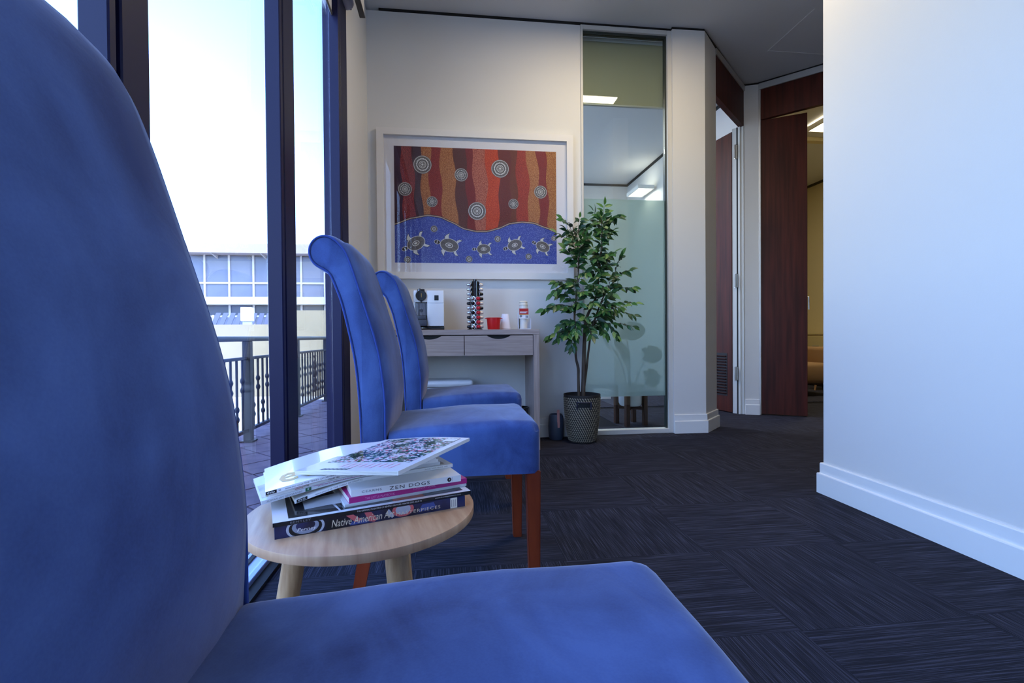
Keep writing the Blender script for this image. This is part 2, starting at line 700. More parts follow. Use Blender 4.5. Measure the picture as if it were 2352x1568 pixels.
# fine joint across the ceiling plasterboard
struct(MB().box((2.735, 3.40, ZC - 0.002), (2.741, 3.95, ZC + 0.001)).box((2.741, 3.94, ZC - 0.002), (3.6, 3.946, ZC + 0.001)).build('trim_6', M_trim))


# ------------------------------------------------------------------ window wall on the left
def window_wall():
    w = struct(empty('window_1', (0, 0, 0)))
    mull = [(-2.63, -2.50), (-1.76, -1.62), (-0.86, -0.73), (0.06, 0.20), (0.953, 1.086), (1.838, 2.012), (2.778, 3.005)]
    for a, b in mull:
        mb = MB()
        mid = a + (b - a) * 0.16
        mb.box((WX - 0.052, a, 0.03), (WX, mid, ZC), 0.003, 1)
        mb.box((WX - 0.045, mid, 0.03), (WX - 0.012, mid + 0.016, ZC))
        mb.box((WX - 0.052, mid + 0.016, 0.03), (WX - 0.002, b - 0.01, ZC), 0.003, 1)
        mb.box((WX - 0.05, b - 0.012, 0.03), (WX - 0.02, b, ZC))
        struct(mb.build('mullion', M_frame, w))
    mb = MB()
    mb.box((WX - 0.12, -3.0, 0.0), (WX - 0.035, 3.0, 0.028), 0.002, 1)
    struct(mb.build('sill', M_trackm, w))
    mb = MB()
    mb.box((WX - 0.035, -3.0, -0.004), (WX + 0.0, 3.0, 0.012))
    mb.box((WX - 0.10, -3.0, 0.028), (WX - 0.085, 3.0, 0.034))
    struct(mb.build('track', M_black, w))
    struct(MB().box((WX - 0.10, -3.0, ZC - 0.1), (WX - 0.02, 3.0, ZC)).build('head_rail', M_frame, w))
    for (a0, b0), (a1, b1) in zip(mull, mull[1:]):
        struct(MB().box((WX - 0.056, b0 - 0.012, 0.03), (WX - 0.050, a1 + 0.008, ZC - 0.08)).build('pane', M_glass, w))
    return w


M_trackm = mat('pale sill aluminium', (150, 165, 205), 0.35, metal=0.4)
window_wall()

# roller blind, pelmet board
bl = thing('roller_blind', 'grey roller blind rolled up along the top of the big window', 'blind', (-0.595, 0, 2.752))
MB().tube([(0, -2.9, 0), (0, 2.985, 0)], 0.040, 20).build('roll', mat('blind roll', (176, 178, 190), 0.7), bl, 40)
MB().box((-0.0405, -2.9, -0.19), (-0.0395, 2.99, 0.0)).build('fabric', M_blind, bl)
MB().box((-0.044, -2.9, -0.205), (-0.036, 2.99, -0.186), 0.002, 1).build('bottom_bar', mat('blind bar', (84, 82, 80), 0.5), bl)
MB().box((-0.045, 2.986, -0.03), (0.025, 2.996, 0.06)).build('bracket', M_black, bl)
struct(MB().box((-0.52, -3.0, 2.69), (-0.498, 2.995, ZC)).build('trim_7', M_wall))
struct(MB().box((-0.525, -3.0, 2.682), (-0.494, 3.0, 2.692)).build('trim_8', mat('pelmet edge', (70, 68, 64), 0.6)))

# unseen storey block, added and sized to shade the balcony
block('roof', (-0.74, -9.0, ZC + 0.2), (9.0, 9.0, ZC + 4.2), M_ceil)


# ------------------------------------------------------------------ glazed partition (window 2)
def partition():
    w = struct(empty('window_2', (0, BY, 0)))
    fr = mat('partition frame', (206, 203, 196), 0.45)
    mb = MB()
    mb.box((1.018, -0.012, 0), (1.036, 0.06, ZC - 0.022), 0.002, 1)
    mb.box((1.728, -0.012, 0), (1.762, 0.06, ZC - 0.022), 0.002, 1)
    mb.box((1.036, -0.012, 3.185), (1.728, 0.06, ZC - 0.022), 0.002, 1)
    mb.box((1.036, -0.012, 0), (1.728, 0.06, 0.036), 0.002, 1)
    struct(mb.build('frame', fr, w))
    mb = MB()
    mb.box((1.036, 0.012, 3.165), (1.728, 0.05, 3.185))
    mb.box((1.716, 0.012, 0.036), (1.728, 0.05, 3.185))
    struct(mb.build('bead', mat('glazing bead', (40, 48, 46), 0.4), w))
    struct(MB().box((1.036, 0.02, 0.036), (1.716, 0.027, 3.165)).build('pane', M_glassg, w))
    struct(MB().box((1.036, 0.0285, 0.298), (1.716, 0.0295, 1.875)).build('frosted_film', M_film, w))
    return w


partition()
bl2 = thing('roller_blind', 'olive mesh blind drawn partway down behind the tall glass panel', 'blind', (1.38, 3.88, 2.66))
MB().box((-0.42, 0, 0.012), (0.40, 0.0012, 0.52)).build('fabric', M_blindroom, bl2)
MB().tube([(-0.42, 0.0, 0.006), (0.40, 0.0, 0.006)], 0.011, 12).build('bottom_bar', M_alu, bl2, 40)
MB().tube([(-0.42, 0.028, 0.535), (0.40, 0.028, 0.535)], 0.03, 16).build('roll', M_blind, bl2, 40)


# ------------------------------------------------------------------ doors
def rot2(p, a):
    return Vector((p[0] * math.cos(a) - p[1] * math.sin(a), p[0] * math.sin(a) + p[1] * math.cos(a)))


def door_one():
    d = struct(empty('door_1', (2.25, 3.935, 0), math.radians(42.5)))   # local x runs along the 45 degree wall
    L = 0.825
    MB().box((0.0, -0.002, 2.83), (L, 0.05, 3.17), 0.002, 1).build('transom_panel', M_redwood, d)
    MB().box((-0.005, -0.012, 3.17), (L + 0.005, 0.07, 3.222), 0.003, 1).build('head_frame', M_alu, d)
    mb = MB()
    mb.box((L - 0.004, 0.0, 0), (L + 0.02, 0.11, 2.83), 0.002, 1)
    mb.box((L - 0.016, 0.03, 0), (L - 0.004, 0.05, 2.83), 0.001, 1)
    mb.build('jamb', mat('door jamb', (208, 208, 204), 0.4), d)
    MB().box((L - 0.010, 0.052, 0), (L - 0.003, 0.066, 2.83)).build('seal', M_black, d)
    for z in (0.33, 1.25, 2.52):
        mb = MB()
        mb.tube([(L - 0.02, 0.075, z), (L - 0.02, 0.075, z + 0.14)], 0.010, 8)
        mb.box((L - 0.045, 0.070, z + 0.004), (L - 0.012, 0.079, z + 0.136), 0.001, 1)
        mb.box((L - 0.016, 0.055, z + 0.004), (L - 0.005, 0.075, z + 0.136), 0.001, 1)
        mb.build('hinge', M_steel, d)
    return d


door_one()
# open leaf of door 1
leaf = thing('door_leaf', 'open reddish wooden door with a vent grille near its foot', 'door', (2.812, 4.575, 0.0), math.radians(100.5))
MB().box((0.0, 0.0, 0.008), (0.80, 0.038, 2.80), 0.002, 1).build('panel', M_redwood, leaf)
mb = MB()
for z0 in [0.19 + 0.028 * k for k in range(14)]:
    mb.box((0.075, 0.0395, z0), (0.50, 0.046, z0 + 0.014), rot=Matrix.Rotation(0.0, 3, 'X'))
grille = MB().box((0.062, 0.0382, 0.165), (0.52, 0.0405, 0.60)).build('vent_grille', mat('vent backing', (20, 15, 14), 0.6), leaf)
sl = None
for k in range(14):
    if sl is None:
        sl = MB().box((0.075, -0.003, -0.008), (0.505, 0.003, 0.008), rot=Matrix.Rotation(math.radians(-35), 3, 'X')).build('slat', mat('vent slat', (60, 34, 30), 0.4), grille)
        s = sl
    else:
        s = share('slat', sl, grille)
    s.location = (0, 0.046, 0.19 + 0.029 * k)
mb.bm.free()


def door_two():
    d = struct(empty('door_2', (2.99, 4.445, 0), math.radians(-45)))
    L = 2.2
    MB().box((0.012, 0.0, 2.875), (L, 0.045, 3.165), 0.002, 1).build('transom_panel', M_redwood, d)
    MB().box((-0.004, -0.014, 3.165), (L, 0.06, 3.222), 0.003, 1).build('head_frame', M_alu, d)
    MB().box((-0.006, -0.008, 0), (0.014, 0.06, 3.165), 0.002, 1).build('jamb', M_alu, d)
    MB().box((0.90, 0.0, 0), (L, 0.06, 2.86), 0.002, 1).build('side_panel', M_redwood, d)
    return d


door_two()
leaf2 = thing('door_leaf', 'dark reddish wooden door standing ajar before the yellow room', 'door', (3.000, 4.452, 0.0), math.radians(-32))
MB().box((0.004, 0.0, 0.008), (0.40, 0.042, 2.872), 0.002, 1).build('panel', M_redwood, leaf2)
mb = MB()
mb.tube([(0.39, 0.02, 1.14), (0.412, 0.02, 1.14), (0.414, 0.02, 1.02)], 0.006, 8)
mb.build('edge_latch', M_steel, leaf2)


# ------------------------------------------------------------------ ceiling lights
def troffer(name, label, loc, sx, sy, energy, color, strength, drop=0.0):
    t = thing(name, label, 'ceiling light', loc)
    mb = MB()
    h = 0.05
    mb.box((-sx / 2 - 0.02, -sy / 2 - 0.02, -h), (-sx / 2, sy / 2 + 0.02, 0))
    mb.box((sx / 2, -sy / 2 - 0.02, -h), (sx / 2 + 0.02, sy / 2 + 0.02, 0))
    mb.box((-sx / 2, -sy / 2 - 0.02, -h), (sx / 2, -sy / 2, 0))
    mb.box((-sx / 2, sy / 2, -h), (sx / 2, sy / 2 + 0.02, 0))
    mb.build('housing', M_trim, t)
    em = mat('lamp glow ' + name + str(strength), (240, 240, 240), 0.5, emis=(color, strength))
    MB().box((-sx / 2, -sy / 2, -h + 0.006), (sx / 2, sy / 2, -h + 0.012)).build('diffuser', em, t)
    if drop > 0:
        mb = MB()
        for s in (-1, 1):
            mb.tube([(s * sx * 0.35, 0, 0), (s * sx * 0.35, 0, drop)], 0.004, 6)
        mb.build('suspension', M_alu, t)
    ld = bpy.data.lights.new('lamp', 'AREA')
    ld.shape = 'RECTANGLE'
    ld.size, ld.size_y = sx, sy
    ld.energy = energy
    ld.color = color
    lo = bpy.data.objects.new('lamp', ld)
    COL.objects.link(lo)
    lo.parent = t
    lo.location = (0, 0, -h - 0.004)
    return t


troffer('ceiling_light', 'added ceiling light, out of sight, brightening the room behind the framed picture wall', (0.40, 5.6, ZC), 0.6, 1.2, 62, (1.0, 0.97, 0.9), 9)  # hidden lamp, added to brighten the room behind the glass
troffer('added_wall_light', 'lit box added on the wall of the room behind the frosted glass', (2.70, 6.75, 2.88), 0.20, 0.40, 3, (1.0, 0.95, 0.84), 5)  # glowing box added to stand in for a bright rectangle in the glass
troffer('ceiling_light', 'lit ceiling light in the yellow room, above the ajar door', (4.44, 5.05, ZC - 0.02), 0.5, 0.5, 34, (1.0, 0.88, 0.62), 8)
troffer('ceiling_light', 'slim ceiling light of the waiting room, mirrored in the tall glass panel', (1.22, 2.70, ZC), 0.92, 0.13, 27, (1.0, 0.82, 0.54), 9)


# ------------------------------------------------------------------ high-backed blue chairs
FRONT = [(-.199, .366), (-.199, .53), (-.200, .604), (-.206, .67), (-.215, .736), (-.231, .802), (-.252, .871), (-.273, .94), (-.291, .997),
         (-.307, 1.038), (-.324, 1.062), (-.344, 1.079), (-.365, 1.086), (-.386, 1.081), (-.402, 1.066), (-.409, 1.045)]
REAR = [(-.406, 1.022), (-.392, 1.002), (-.370, .989), (-.351, .973), (-.334, .932), (-.319, .888), (-.302, .814), (-.288, .745), (-.279, .679),
        (-.273, .601), (-.269, .519), (-.264, .366)]
CX = 0.035


def make_chair(label):
    t = thing('upholstered_chair', label, 'chair', (0, 0, 0), 0, 'blue velvet chairs along the window')
    W = 0.225
    prof = [Vector((a - CX, b)) for a, b in FRONT + REAR]
    up_ = catmull([(p.x, p.y, 0) for p in prof], 3)
    up_ = [Vector((p.x, p.y)) for p in up_]
    nF = 3 * (len(FRONT) - 3)
    # inset profile at the side faces is the full profile; the padded face swells towards the middle
    ys = [-1, -0.985, -0.93, -0.8, -0.6, -0.3, 0, 0.3, 0.6, 0.8, 0.93, 0.985, 1]
    mb = MB()
    rows = []
    n = len(up_)
    for yv in ys:
        row = []
        f = 1 - abs(yv) ** 7
        edge = 0.006 * max(0.0, (abs(yv) - 0.93) / 0.07) ** 2
        for i, p in enumerate(up_):
            d = (up_[min(i + 1, n - 1)] - up_[max(i - 1, 0)]).normalized()
            nrm = Vector((d.y, -d.x))
            q = Vector((p.x, p.y))
            hgt = max(0.0, min(1.0, (p.y - 0.44) / 0.16))
            if i < nF:
                q += nrm * (0.023 * f * hgt * (1 if i < nF - 8 else 0.6))
            elif i < n - 4:
                q += nrm * (0.007 * f)
            if 1 < i < n - 2:
                q -= nrm * edge
            row.append(mb.bm.verts.new((q.x, yv * W, q.y)))
        rows.append(row)
    for a, b in zip(rows, rows[1:]):
        for i in range(n):
            mb.bm.faces.new((a[i], a[(i + 1) % n], b[(i + 1) % n], b[i]))
    mb.bm.faces.new(rows[0][::-1])
    mb.bm.faces.new(rows[-1])
    back = mb.build('backrest', M_velvet, t, 50)
    for s in (-1, 1):
        m2 = MB()
        pts = [(p.x, s * (W - 0.001), p.y) for p in up_[:-1]]
        m2.tube(pts, 0.0034, 7)
        m2.build('piping', M_pipe, back, 180)
    # seat: soft crowned cushion on a straight skirt
    mb = MB()
    nx, ny = 26, 24
    x0, x1 = -0.226, 0.236
    zt, zb, r = 0.523, 0.366, 0.032

    def top(u, v):
        x = x0 + (x1 - x0) * u
        y = -W + 2 * W * v
        dx1 = max(0.0, (r - (x1 - x)) / r)
        dy = max(0.0, (r - (W - abs(y))) / r)
        z = zt - r * (1 - math.sqrt(max(0.0, 1 - min(1.0, dx1 * dx1 + dy * dy))))
        crown = 0.012 * math.sin(PI * min(1, max(0, u))) * (1 - (2 * v - 1) ** 2) - 0.020 * (1 - u) ** 2.2 + 0.002
        rc = 0.035
        a_, b_ = x - (x1 - rc), abs(y) - (W - rc)
        if a_ > 0 and b_ > 0:
            k_ = max(a_, b_) / math.hypot(a_, b_)
            x, y = x1 - rc + a_ * k_, math.copysign(W - rc + b_ * k_, y)
        wob = 0.004 * mnoise.noise(Vector((x * 9, y * 9, 3.3)))
        return Vector((x, y, z + crown + wob))
    us = [0, .03, .1, .2, .3, .4, .5, .6, .7, .78, .84, .88, .91, .935, .955, .97, .982, .992, 1.0]
    vs = [0, .006, .014, .025, .04, .06, .085, .13, .2, .3, .4, .5, .6, .7, .8, .87, .915, .94, .96, .975, .986, .994, 1.0]
    g = [[mb.bm.verts.new(top(u, v)) for v in vs] for u in us]
    for i in range(len(us) - 1):
        for j in range(len(vs) - 1):
            mb.bm.faces.new((g[i][j], g[i + 1][j], g[i + 1][j + 1], g[i][j + 1]))
    rim = [g[i][0] for i in range(len(us))] + [g[-1][j] for j in range(1, len(vs))] + [g[i][-1] for i in range(len(us) - 2, -1, -1)]
    prev = rim
    for k, zz in enumerate((0.455, 0.43, 0.40, 0.372, zb)):
        cur = []
        for v in rim:
            out_ = 0.0
            ci = Vector((v.co.x + (out_ if v.co.x > x1 - 0.004 else 0), v.co.y + (out_ * (1 if v.co.y > 0 else -1) if abs(v.co.y) > W - 0.004 else 0), min(zz, v.co.z - 0.001)))
            cur.append(mb.bm.verts.new(ci))
        for i in range(len(rim) - 1):
            mb.bm.faces.new((prev[i], prev[i + 1], cur[i + 1], cur[i]))
        prev = cur
    mb.bm.faces.new(prev)
    mb.bm.faces.new([g[0][j] for j in range(len(vs))] + prev[::-1][:1] + prev[:1])
    mb.build('seat', M_velvet, t, 50)
    for s in (-1, 1):
        mb = MB()
        a, b = 0.022, 0.0165
        cy = s * (W - 0.026)
        for (xa, xb, za, zb_) in ((0.212, 0.214, 0.372, 0.0),):
            lo = [mb.bm.verts.new((xb + dx * b, cy + s * 0.003 + dy * b, zb_)) for dx, dy in ((-1, -1), (1, -1), (1, 1), (-1, 1))]
            hi = [mb.bm.verts.new((xa + dx * a, cy + dy * a, za)) for dx, dy in ((-1, -1), (1, -1), (1, 1), (-1, 1))]
            mb.bm.faces.new(lo[::-1])
            mb.bm.faces.new(hi)
            for k in range(4):
                mb.bm.faces.new((lo[k], lo[(k + 1) % 4], hi[(k + 1) % 4], hi[k]))
        bmesh.ops.bevel(mb.bm, geom=list(mb.bm.edges), offset=0.0025, segments=2, affect='EDGES')
        mb.build('leg', M_redleg, t, 40)
        mb = MB()
        lo = [mb.bm.verts.new((-0.325 + dx * b, cy + dy * b, 0)) for dx, dy in ((-1, -1), (1, -1), (1, 1), (-1, 1))]
        mi_ = [mb.bm.verts.new((-0.290 + dx * a * .95, cy + dy * a * .95, 0.18)) for dx, dy in ((-1, -1), (1, -1), (1, 1), (-1, 1))]
        hi = [mb.bm.verts.new((-0.266 + dx * a, cy + dy * a, 0.372)) for dx, dy in ((-1, -1), (1, -1), (1, 1), (-1, 1))]
        mb.bm.faces.new(lo[::-1])
        mb.bm.faces.new(hi)
        for A, B in ((lo, mi_), (mi_, hi)):
            for k in range(4):
                mb.bm.faces.new((A[k], A[(k + 1) % 4], B[(k + 1) % 4], B[k]))
        mb.build('leg', M_redleg, t, 40)
    return t


ch = make_chair('blue velvet chair in the middle of the row, behind the magazine table')
ch.location = (0.035, 1.705, 0)
c1 = copy_tree(ch)
c1.location = (0.003, 0.349, 0)
c1['label'] = 'blue velvet chair nearest the camera, its back filling the left side'
c3 = copy_tree(ch)
c3.location = (0.09, 2.485, 0)
c3['label'] = 'farthest blue velvet chair, next to the wooden console table'

# ------------------------------------------------------------------ round side table
M_oak = mat('pale oak', (198, 158, 122), 0.42, spec=0.45, noise=(6, (172, 128, 94), 7, (12, 1.3, 1), 0.36, 0.70))
M_oakleg = mat('oak leg', (196, 160, 118), 0.45, noise=(22, (160, 120, 82), 4, (4, 4, 0.4), 0.35, 0.7))
tb = thing('side_table', 'small round oak side table carrying the magazine pile', 'table', (-0.172, 0.972, 0), math.radians(12))
TR = 0.2115
mb = MB()
mb.lathe([(TR - 0.003, 0.444), (TR - 0.0005, 0.4445), (TR, 0.446), (TR, 0.458), (TR - 0.0006, 0.4595), (TR - 0.002, 0.46)], 96)
mb.build('tabletop', M_oak, tb, 30)
for a in (188, 306, 66):
    ar = math.radians(a - 12)
    mb = MB()
    d = Vector((math.cos(ar), math.sin(ar), 0))
    pts = [d * (0.115 + 0.075 * k) + Vector((0, 0, 0.4445 * (1 - k))) for k in (0, .3, .6, .95, 1)]
    mb.tube(pts, [0.0205, 0.020, 0.0175, 0.0135, 0.0125], 16)
    mb.build('leg', M_oakleg, tb, 50)

# ------------------------------------------------------------------ the magazine and book pile
M_paper = mat('page edges', (222, 218, 208), 0.8, noise=(1.0, (196, 192, 180), 3, (2, 2, 900), 0.35, 0.65))
M_white = mat('white cover', (234, 234, 236), 0.35, coat=0.3)
M_whitec = mat('white gloss cover', (238, 238, 242), 0.18, coat=0.5)
M_ink = mat('black ink', (22, 22, 26), 0.4)
M_grey = mat('grey ink', (120, 122, 130), 0.5)
M_pale = mat('pale ink', (226, 226, 230), 0.4)
M_magenta = mat('magenta cover', (186, 32, 128), 0.35, coat=0.3)
M_pinktext = mat('pink lettering', (236, 150, 205), 0.4)
M_navy = mat('navy art cover', (30, 40, 88), 0.3, coat=0.3, noise=(16, (12, 14, 34), 3, (1, 1, 1), 0.4, 0.6))
M_darkcover = mat('dark photo cover', (20, 20, 26), 0.2, coat=0.5, noise=(9, (44, 40, 48), 4, (1, 1, 1), 0.45, 0.75))
M_red = mat('red ink', (196, 52, 44), 0.45)
M_salmon = mat('salmon ink', (206, 100, 104), 0.45)
M_gold = mat('gold ink', (206, 166, 78), 0.4)
M_green = mat('green ink', (34, 92, 62), 0.45)
M_teal = mat('teal ink', (70, 140, 140), 0.45)
M_yellow_ink = mat('yellow ink', (220, 206, 96), 0.45)
M_greycover = mat('pale grey cover', (206, 208, 214), 0.4)


def floral_material():
    m = bpy.data.materials.new('garden photo print')
    m.use_nodes = True
    nt = m.node_tree
    p = nt.nodes['Principled BSDF']
    p.inputs['Roughness'].default_value = 0.16
    p.inputs['Coat Weight'].default_value = 0.4
    tc = nt.nodes.new('ShaderNodeTexCoord')
    v = nt.nodes.new('ShaderNodeTexVoronoi')
    v.inputs['Scale'].default_value = 190
    nt.links.new(tc.outputs['Object'], v.inputs['Vector'])
    n = nt.nodes.new('ShaderNodeTexNoise')
    n.inputs['Scale'].default_value = 20
    n.inputs['Detail'].default_value = 6
    nt.links.new(tc.outputs['Object'], n.inputs['Vector'])
    sep = nt.nodes.new('ShaderNodeSeparateColor')
    nt.links.new(v.outputs['Color'], sep.inputs[0])
    mixf = nt.nodes.new('ShaderNodeMath')
    mixf.operation = 'MULTIPLY_ADD'
    mixf.inputs[1].default_value = 0.50
    nt.links.new(sep.outputs[0], mixf.inputs[0])
    sc = nt.nodes.new('ShaderNodeMath')
    sc.operation = 'MULTIPLY_ADD'
    sc.inputs[1].default_value = 1.5
    sc.inputs[2].default_value = -0.38
    nt.links.new(n.outputs['Fac'], sc.inputs[0])
    nt.links.new(sc.outputs[0], mixf.inputs[2])
    cr = nt.nodes.new('ShaderNodeValToRGB')
    cr.color_ramp.interpolation = 'CONSTANT'
    els = [(0.0, (26, 40, 44)), (0.30, (30, 60, 50)), (0.42, (62, 104, 66)), (0.50, (38, 62, 70)), (0.56, (120, 150, 104)), (0.62, (222, 224, 236)),
           (0.74, (232, 180, 196)), (0.80, (216, 84, 104)), (0.85, (238, 238, 244))]
    cr.color_ramp.elements[0].position = 0.0
    cr.color_ramp.elements[0].color = lin(*els[0][1])
    cr.color_ramp.elements[1].position = els[1][0]
    cr.color_ramp.elements[1].color = lin(*els[1][1])
    for pos, c in els[2:]:
        e = cr.color_ramp.elements.new(pos)
        e.color = lin(*c)
    nt.links.new(mixf.outputs[0], cr.inputs['Fac'])
    nt.links.new(cr.outputs[0], p.inputs['Base Color'])
    return m


M_floral = floral_material()


class Book:
    """local frame: x along the spine, y away from the reader, z up; the spine faces -y"""

    def __init__(self, name, label, cat, L, R, W, T, group=None, zr=None, bend=None):
        (lx, ly, lz), (rx, ry, rz) = L, R
        self.len = math.hypot(rx - lx, ry - ly)
        self.t = thing(name, label, cat, (lx, ly, lz), math.atan2(ry - ly, rx - lx), group)
        self.W, self.T = W, T
        self.f = bend

    def add(self, name, m, *boxes, parent=None, bev=0.0, seg=10, smooth=None):
        mb = MB()
        for lo, hi in boxes:
            if self.f:
                nx = max(1, int(seg * (hi[0] - lo[0]) / self.len))
                ny = max(1, int(6 * (hi[1] - lo[1]) / self.W)) if hi[1] - lo[1] > 0.02 else 1
                vs = {}
                for i in range(nx + 1):
                    for j in range(ny + 1):
                        for k in (0, 1):
                            vs[i, j, k] = mb.bm.verts.new((lo[0] + (hi[0] - lo[0]) * i / nx, lo[1] + (hi[1] - lo[1]) * j / ny, (lo[2], hi[2])[k]))
                for i in range(nx):
                    for j in range(ny):
                        for k in (0, 1):
                            mb.bm.faces.new((vs[i, j, k], vs[i + 1, j, k], vs[i + 1, j + 1, k], vs[i, j + 1, k]))
                for i in range(nx):
                    for j in (0, ny):
                        mb.bm.faces.new((vs[i, j, 0], vs[i + 1, j, 0], vs[i + 1, j, 1], vs[i, j, 1]))
                for j in range(ny):
                    for i in (0, nx):
                        mb.bm.faces.new((vs[i, j, 0], vs[i, j + 1, 0], vs[i, j + 1, 1], vs[i, j, 1]))
            else:
                mb.box(lo, hi, bev, 2)
        if self.f:
            mb.bend(self.f)
        return mb.build(name, m, parent or self.t, smooth if smooth is not None else (40 if self.f else None))

    def spine_text(self, s, m, x, z, h, w=None, shear=0, space=1.0, align='L'):
        return text_obj(s, m, self.t, x, z, h, w, shear, y=-0.0004, xform=self.f, align=align, space=space)

    def cover_text(self, s, m, x, y, h, w=None, shear=0, bold=0.0):
        f = self.f or (lambda p: p)
        T = self.T
        return text_obj(s, m, self.t, x, y, h, w, shear, y=0, xform=lambda p: f(Vector((p.x, p.z, T + 0.0004))), bold=bold)

    def cover_quads(self, name, m, quads, dz=0.0003):
        f = self.f or (lambda p: p)
        mb = MB()
        for q in quads:
            if len(q) == 4 and not isinstance(q[0], (tuple, list)):
                x0, y0, x1, y1 = q
                n = 12 if self.f else 1
                for i in range(n):
                    for j in range(n):
                        a = [(x0 + (x1 - x0) * (i + di) / n, y0 + (y1 - y0) * (j + dj) / n) for di, dj in ((0, 0), (1, 0), (1, 1), (0, 1))]
                        mb.face([f(Vector((u, v, self.T + dz))) for u, v in a])
            else:
                mb.face([f(Vector((u, v, self.T + dz))) for u, v in q])
        return mb.build(name, m, self.t, fix=False)

    def spine_shape(self, name, m, polys, dy=0.0003):
        f = self.f or (lambda p: p)
        for q in polys:
            mb = MB()
            mb.face([f(Vector((u, -dy, v))) for u, v in q])
            o = mb.build(name, m, self.t, fix=False)
        return o


def ellipse(cx, cz, rx, rz, n=20, zmin=None, zmax=None):
    P = [(cx + rx * math.cos(2 * PI * i / n), cz + rz * math.sin(2 * PI * i / n)) for i in range(n)]
    if zmin is not None:
        P = [(a, min(zmax, max(zmin, b))) for a, b in P]
    return P


# 1 hardback art book at the bottom
b = Book('art_book', 'thick navy hardback art book at the bottom of the magazine pile', 'book', (-.291, .836, .46), (.022, .950, .46), 0.24, 0.0205)
Ln, T = b.len, b.T
b.add('cover', M_navy, ((0, 0, 0), (Ln, 0.005, T)), ((0, 0.004, 0), (Ln, b.W, 0.0028)), ((0, 0.004, T - 0.0028), (Ln, b.W, T)))
b.add('pages', M_paper, ((0.004, 0.005, 0.0028), (Ln - 0.004, b.W - 0.004, T - 0.0028)))
b.spine_shape('spine_print', mat('pale spine print', (176, 180, 196), 0.4), [ellipse(0.047, 0.012, 0.030, 0.019, 28, 0.0006, T - 0.0004)], 0.0002)
b.spine_shape('spine_print', M_ink, [ellipse(0.047, 0.012, 0.026, 0.0165, 28, 0.0006, T - 0.0004), [(0.078, 0.001), (0.105, 0.001), (0.105, T - .004), (0.082, T - .004)]], 0.00026)
b.spine_shape('spine_print', mat('grey spine print', (140, 146, 166), 0.4), [ellipse(0.047, 0.014, 0.021, 0.0125, 28, 0.0006, T - 0.0004)], 0.0003)
b.spine_shape('spine_print', M_navy, [ellipse(0.047, 0.0155, 0.015, 0.009, 28, 0.0006, T - 0.0004)], 0.00034)
b.spine_shape('spine_print', M_salmon, [[(0.112, T - .0005), (0.124, T - .0005), (0.140, 0.008), (0.128, 0.006)], [(0.143, T - .0005), (0.155, T - .001), (0.166, 0.005), (0.160, 0.001), (0.15, 0.004)], ellipse(0.212, 0.014, 0.020, 0.0125, 24, 0.0006, T - 0.0004)], 0.00024)
b.spine_shape('spine_print', mat('pale spine print', (176, 180, 196), 0.4), [ellipse(0.212, 0.0145, 0.014, 0.0095, 24, 0.0006, T - 0.0004), [(0.18, 0.012), (0.186, T - .001), (0.196, 0.006), (0.192, 0.002)]], 0.00028)
b.spine_shape('spine_print', mat('blue spine print', (62, 82, 150), 0.4), [[(0.118, 0.002), (0.15, 0.002), (0.145, 0.009), (0.122, 0.008)], [(0.24, 0.004), (0.275, 0.008), (0.27, T - .002), (0.248, T - .003)]], 0.00022)
M_cream = mat('cream lettering', (226, 214, 190), 0.4)
b.spine_text('Penney', M_pale, 0.034, 0.005, 0.0072, 0.030, 0.25)
b.spine_text('Native American Art', M_cream, 0.088, 0.0038, 0.0125, 0.108, 0.25)
b.spine_text('MASTERPIECES', M_cream, 0.199, 0.0048, 0.0058, 0.084, space=1.2)
b.spine_shape('library_label', mat('paper label', (228, 226, 214), 0.6), [[(0.303, 0.0005), (0.317, 0.0005), (0.317, T - .0005), (0.303, T - .0005)]], 0.00032)
b.spine_shape('label_print', M_grey, [[(0.3055 + 0.004 * k, 0.003), (0.3065 + 0.004 * k, 0.003), (0.3065 + 0.004 * k, T - .004), (0.3055 + 0.004 * k, T - .004)] for k in range(3)], 0.0004)

# 2 car magazine with black spine and framed dark cover
b = Book('car_magazine', 'large black-spined magazine with a white-framed dark cover, on the navy art book', 'magazine', (-.293, .834, .4806), (.034, .957, .4806), 0.26, 0.0066)
Ln, T = b.len, b.T
b.add('cover', M_ink, ((0, 0, 0), (Ln, 0.0015, T)))
b.add('pages', M_paper, ((0.0005, 0.0015, 0.0), (Ln - 0.0005, b.W, T - 0.0004)))
b.add('cover', M_whitec, ((0, 0.0014, T - 0.0004), (Ln, b.W, T)))
b.cover_quads('cover_photo', M_darkcover, [(0.024, 0.012, Ln - 0.012, b.W - 0.012)], 0.0002)
b.cover_quads('cover_photo', M_greycover, [[(0.105, 0.012), (0.108, 0.012), (0.10, 0.075), (0.094, 0.075)], [(0.126, 0.03), (0.13, 0.03), (0.122, 0.08), (0.116, 0.08)]], 0.0003)
b.cover_quads('cover_photo', mat('terracotta print', (158, 84, 62), 0.35), [(0.20, 0.012, 0.26, 0.03)], 0.0003)
b.spine_text('BENTLEY', M_grey, 0.026, 0.0018, 0.0034, 0.032, space=1.1)
b.spine_text('THE OFFICIAL MAGAZINE OF BENTLEY MOTORS, WINTER 2012, ISSUE 42', M_pale, 0.133, 0.0018, 0.0030, 0.117)
b.spine_text('www.bentleymotors.com', M_pale, 0.276, 0.0020, 0.0028, 0.052)

